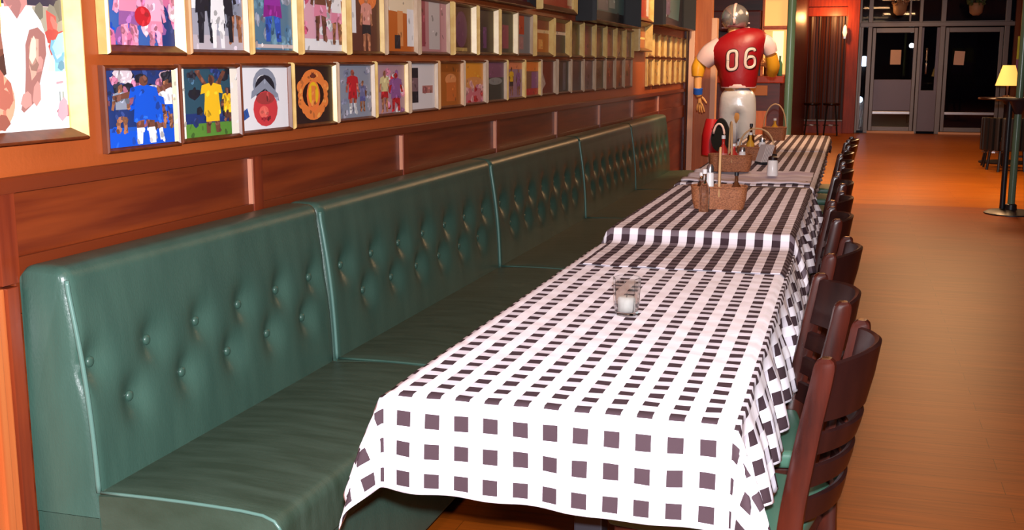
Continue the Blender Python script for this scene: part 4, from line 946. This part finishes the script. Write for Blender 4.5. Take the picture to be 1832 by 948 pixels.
# local coordinates: x right in view, y away, z up. Left arm hangs out to the left; right elbow is raised.
V = [(0.03, 0, 1.00), (0.02, 0.01, 1.16), (0.0, 0.02, 1.36), (-0.02, 0.03, 1.56), (-0.03, 0.05, 1.67), (-0.03, 0.07, 1.80),      # 0-5 pelvis..head
     (-0.20, 0.02, 1.58), (-0.335, 0.0, 1.42), (-0.355, -0.02, 1.27), (-0.345, -0.05, 1.14), (-0.33, -0.06, 1.10),                          # 6-10 left arm
     (0.17, 0.03, 1.60), (0.30, 0.05, 1.55), (0.335, 0.16, 1.34), (0.28, 0.33, 1.40),                                                        # 11-14 right arm
     (-0.07, 0.01, 0.93), (-0.10, 0.06, 0.62), (-0.13, -0.17, 0.78), (-0.11, -0.33, 0.66),                                                  # 15-18 left leg bent back
     (0.11, 0.0, 0.93), (0.125, 0.04, 0.52), (0.14, 0.02, 0.12), (0.14, 0.14, 0.09)]                                                         # 19-22 right leg
V[16] = (-0.085, 0.14, 0.60); V[17] = (-0.13, -0.10, 0.72); V[18] = (-0.13, -0.16, 0.74)
E = [(0, 1), (1, 2), (2, 3), (3, 4), (4, 5), (3, 6), (6, 7), (7, 8), (8, 9), (9, 10), (3, 11), (11, 12), (12, 13), (13, 14), (0, 15), (15, 16), (16, 17), (17, 18), (0, 19), (19, 20), (20, 21), (21, 22)]
Rr = [(.13, .10), (.125, .09), (.15, .10), (.11, .09), .055, .085, .07, .05, .042, .035, .035, .07, .055, .042, .035, .095, .065, .045, .04, .095, .062, .042, .04]
skin_mesh('body', V, E, Rr, 'skin', st)
# fingers, left hand (spread downwards) and right hand
def hand(px, py, pz, d, spread_axis, name='hand'):
    P0 = Vector((px, py, pz)); vs = [tuple(P0), tuple(P0+Vector(d)*0.045)]; es = [(0, 1)]; rs = [(.030, .018), (.036, .016)]
    D = Vector(d); A = Vector(spread_axis)
    for k, (s, l) in enumerate(((-1.2, .060), (-0.4, .075), (0.4, .080), (1.2, .070))):
        base = P0+D*0.085+A*0.017*s; i0 = len(vs); vs.append(tuple(base)); rs.append(.010); es.append((1, i0))
        mid = base+D*l*0.5+A*0.008*s+Vector((0, 0.006, 0)); vs.append(tuple(mid)); rs.append(.009); es.append((i0, i0+1))
        tip = base+D*l+A*0.012*s+Vector((0, 0.022, 0)); vs.append(tuple(tip)); rs.append(.008); es.append((i0+1, i0+2))
    i0 = len(vs); th = P0+D*0.03+A*0.04; vs += [tuple(th), tuple(th+D*0.045+A*0.025)]; rs += [.011, .009]; es += [(0, i0), (i0, i0+1)]
    return vs, es, rs
vs, es, rs = hand(-0.33, -0.06, 1.12, (0.10, 0, -0.995), (1, 0.1, 0)); skin_mesh('left_hand', vs, es, rs, 'skin', st, 2)
vs, es, rs = hand(0.285, 0.32, 1.395, (-0.5, 0.80, 0.3), (0.5, 0, 0.86)); skin_mesh('right_hand', vs, es, rs, 'skin', st, 2)
def loft(name, secs, m, parent=None, seg=28, sm=5):
    """secs: (x,y,z,rx,ry) stacked sections, horizontal ellipses"""
    b = B(); pts = catmull([(s[0], s[1], s[2]) for s in secs], sm); n = len(pts); rings = []
    rr = catmull([(s[3], s[4], 0) for s in secs], sm)
    for p, r in zip(pts, rr):
        rings.append([b.verts.new(p+Vector((r[0]*math.copysign(abs(math.cos(a))**0.85, math.cos(a)), r[1]*math.sin(a), 0))) for a in [2*PI*k/seg for k in range(seg)]])
    for A_, C_ in zip(rings, rings[1:]):
        for k in range(seg): b.faces.new((A_[k], A_[(k+1) % seg], C_[(k+1) % seg], C_[k]))
    b.faces.new(list(reversed(rings[0]))); b.faces.new(rings[-1])
    return obj(name, b, m, parent, smooth=True, angle=60)
jer = loft('jersey', [(0.03, 0, 1.205, 0.165, 0.125), (0.025, 0.0, 1.28, 0.178, 0.135), (0.015, 0.01, 1.40, 0.205, 0.15), (0.0, 0.02, 1.51, 0.262, 0.165), (-0.005, 0.025, 1.60, 0.290, 0.16), (-0.01, 0.03, 1.68, 0.22, 0.13), (-0.02, 0.04, 1.735, 0.08, 0.08)], 'jersey', st)
# shear the jersey a little: right shoulder higher
for v in jer.data.vertices: v.co.z += 0.30*(v.co.x)*max(0, (v.co.z-1.35))/0.35
# sleeves: pink-white bands and yellow elbow pads
b = B(); add_tube(b, [(-0.14, 0.02, 1.565), (-0.245, 0.0, 1.505), (-0.315, 0.0, 1.43)], [0.115, 0.105, 0.082], seg=20, smooth=4); obj('sleeve', b, 'sleeve', st, smooth=True, angle=60)
b = B(); add_tube(b, [(-0.325, 0.0, 1.47), (-0.352, -0.01, 1.38), (-0.358, -0.02, 1.30)], [0.060, 0.068, 0.052], seg=18, smooth=4); obj('elbow_pad', b, 'yellow_pad', st, smooth=True, angle=60)
b = B(); add_lathe(b, [(0.040, 0), (0.044, 0.003), (0.044, 0.055), (0.040, 0.058)], seg=18); o = obj('wristband', b, 'blue_band', st, smooth=True, angle=50); o.location = (-0.346, -0.048, 1.135); o.rotation_euler = (0.2, 0.05, 0)
b = B(); add_tube(b, [(0.20, 0.03, 1.63), (0.275, 0.04, 1.60), (0.315, 0.06, 1.52)], [0.085, 0.080, 0.062], seg=20, smooth=4); obj('sleeve', b, 'sleeve', st, smooth=True, angle=60)
b = B(); add_tube(b, [(0.315, 0.07, 1.50), (0.335, 0.12, 1.40), (0.320, 0.18, 1.33)], [0.056, 0.062, 0.052], seg=18, smooth=4); obj('elbow_pad', b, 'yellow_pad', st, smooth=True, angle=60)
# pants: hips plus two thighs, one surface
pv = [(0.03, 0, 1.10), (0.03, 0.0, 1.22), (-0.045, -0.005, 1.03), (-0.040, 0.03, 0.80), (-0.075, 0.14, 0.585), (0.095, -0.005, 1.02), (0.105, 0.02, 0.78), (0.13, 0.035, 0.56)]
pe = [(0, 1), (0, 2), (2, 3), (3, 4), (0, 5), (5, 6), (6, 7)]
skin_mesh('pants', pv, pe, [(.155, .13), (.15, .115), (.125, .125), (.125, .12), (.088, .085), (.125, .125), (.105, .105), (.070, .075)], 'pants', st, 2)
b = B(); add_lathe(b, [(0.162, 0), (0.166, 0.01), (0.166, 0.035), (0.162, 0.04)], seg=28, ell=(1, 0.78)); o = obj('belt', b, 'sleeve', st, smooth=True, angle=50); o.location = (0.03, 0, 1.195)
# left lower leg folded back towards the viewer: red sock and black shoe with pale sole rim
b = B(); add_tube(b, [(-0.125, 0.17, 0.58), (-0.150, 0.03, 0.71), (-0.155, -0.06, 0.80), (-0.150, -0.10, 0.84)], [0.085, 0.080, 0.075, 0.06], seg=18, smooth=4); obj('sock', b, 'sock', st, smooth=True, angle=60)
b = B(); add_tube(b, [(-0.20, -0.05, 0.90), (-0.21, -0.06, 0.74), (-0.22, -0.06, 0.56)], [0.06, 0.085, 0.075], seg=18, smooth=4, ell=1.0); obj('sock', b, 'sock', st, smooth=True, angle=60)
b = B()
def sole(off, ex, y0, y1):
    out = []
    for yy, e in ((y0, ex), ((y0+y1)/2, ex*1.04), (y1, ex*0.9)):
        out.append([b.verts.new((-0.105+0.085*e*math.cos(a)*(1-0.15*math.sin(a)), yy, 0.755+0.155*e*math.sin(a))) for a in [2*PI*k/28 for k in range(28)]])
    for A_, C_ in zip(out, out[1:]):
        for k in range(28): b.faces.new((A_[k], A_[(k+1) % 28], C_[(k+1) % 28], C_[k]))
    b.faces.new(out[0]); b.faces.new(list(reversed(out[-1])))
sole(0, 1.0, -0.19, -0.08); o = obj('shoe', b, 'shoe', st, smooth=True, angle=50); shoe = o
b = B(); add_tube(b, [(-0.118+0.052*math.cos(a), -0.196, 0.745+0.118*math.sin(a)) for a in [-2.9+3.0+(-0.3)+k*0.27-0.1 for k in range(13)]], 0.011, seg=8); obj('sole_stripe', b, 'sleeve', shoe, smooth=True)
# right foot shoe and sock
b = B(); add_tube(b, [(0.13, 0.035, 0.56), (0.14, 0.025, 0.34), (0.14, 0.02, 0.14)], [0.068, 0.062, 0.048], seg=18, smooth=4); obj('sock', b, 'sock', st, smooth=True, angle=60)
b = B(); add_tube(b, [(0.14, -0.04, 0.11), (0.14, 0.04, 0.11), (0.14, 0.13, 0.095), (0.14, 0.21, 0.085)], [0.045, 0.055, 0.048, 0.030], seg=16, smooth=4); obj('shoe', b, 'shoe', st, smooth=True)
b = B(); add_lathe(b, [(0.36, 0), (0.36, 0.04), (0.34, 0.06), (0, 0.06)], seg=40); obj('base', b, 'black', st, smooth=True, angle=30)
# helmet
b = B(); bmesh.ops.create_uvsphere(b, u_segments=32, v_segments=20, radius=1, matrix=Matrix.Translation((-0.03, 0.07, 1.845)) @ Matrix.Diagonal((0.128, 0.145, 0.132, 1)))
for v in b.verts:
    if v.co.z < 1.76: v.co.z = 1.76+(v.co.z-1.76)*0.35
hm = obj('helmet', b, 'helmet', st, smooth=True)
b = B(); add_tube(b, [(-0.025, 0.07-0.148*math.cos(a), 1.845+0.135*math.sin(a)) for a in [-0.45+0.19*k for k in range(13)]], 0.012, seg=8, ell=0.4); obj('crown_stripe', b, 'stripe', hm, smooth=True)
b = B()
for zz in (1.80, 1.76): add_tube(b, [(-0.03+0.13*math.cos(a), 0.10+0.16*math.sin(a), zz) for a in [0.2+0.27*k for k in range(11)]], 0.007, seg=8)
add_tube(b, [(-0.03, 0.262, 1.87), (-0.03, 0.265, 1.75)], 0.007, seg=8); obj('face_guard', b, 'sleeve', hm, smooth=True)
# back number: strokes wrapped on the jersey
dg = bpy.context.evaluated_depsgraph_get(); dg.update()
bv = BVHTree.FromObject(jer, dg)
def digit(strokes, ox, oz, w, h, rad, m, lift, name='number'):
    b = B()
    for s in strokes:
        P = catmull([(ox+x*w, 0, oz+z*h+0.12*(ox+x*w)) for x, z in s], 6); Q = []
        for p in P:
            hit = bv.ray_cast(Vector((p.x, -1, p.z)), Vector((0, 1, 0)))
            Q.append(Vector((p.x, (hit[0].y if hit[0] else -0.12)-lift, p.z)))
        add_tube(b, Q, rad, seg=8, ell=0.25, up=(0, 1, 0))
    obj(name, b, m, jer, smooth=True)
zero = [[(.12, .5), (.12, .85), (.3, 1), (.7, 1), (.88, .85), (.88, .5), (.88, .15), (.7, 0), (.3, 0), (.12, .15), (.12, .5)]]
six = [[(.92, .86), (.78, .98), (.45, 1), (.2, .86), (.12, .5), (.14, .16), (.35, 0), (.68, 0), (.88, .14), (.88, .42), (.7, .56), (.35, .56), (.14, .42)]]
for (ds, ox) in ((zero, -0.075), (six, 0.085)):
    digit(ds, ox, 1.372, 0.105, 0.165, 0.021, 'digit_outline', 0.001)  # wider black stroke outlining the digit
    digit(ds, ox, 1.372, 0.105, 0.165, 0.0145, 'digit', 0.004)
# poster strip on the right, beyond the post
t = thing('neon_poster', 'green and violet poster at the right edge behind the lamp', 'poster', (2.62, 19.0, 1.25))
b = B(); bx(b, -0.25, 0.25, -0.02, 0.0, 0.25, 0.6, bev=0.003); M['lime'] = mat('lime_print', (0.25, 0.35, 0.03), 0.5); obj('upper_panel', b, 'lime', t)
b = B(); bx(b, -0.25, 0.25, -0.02, 0.0, -0.05, 0.25, bev=0.003); M['violet'] = mat('violet_print', (0.12, 0.05, 0.22), 0.5); obj('lower_panel', b, 'violet', t)
b = B(); bx(b, -0.02, 0.02, 0.0, 0.03, -1.25, 0.6); bx(b, -0.2, 0.2, -0.1, 0.1, -1.25, -1.23); obj('stand', b, 'black', t)

t = thing('tub_chair', 'dark tub chair in front of the lamp table', 'armchair', (2.02, 16.45, 0), 0.3)
b = B()
for k in range(15):
    a = PI*(-0.1+1.2*k/14); add_box(b, (0.30*math.cos(a), 0.28*math.sin(a)*-1, 0.50), (0.09, 0.06, 0.44), rot=Matrix.Rotation(-a, 4, 'Z'), bev=0.02)
obj('back_shell', b, 'black', t)
b = B(); add_lathe(b, [(0.26, 0.28), (0.29, 0.32), (0.29, 0.40), (0.25, 0.43), (0, 0.43)], seg=28); obj('seat', b, 'dark_cherry', t, smooth=True, angle=40)
for k in range(4):
    a = PI/4+k*PI/2; b = B(); add_tube(b, [(0.22*math.cos(a), 0.22*math.sin(a), 0.29), (0.25*math.cos(a), 0.25*math.sin(a), 0)], 0.018, seg=8); obj('leg', b, 'black', t)
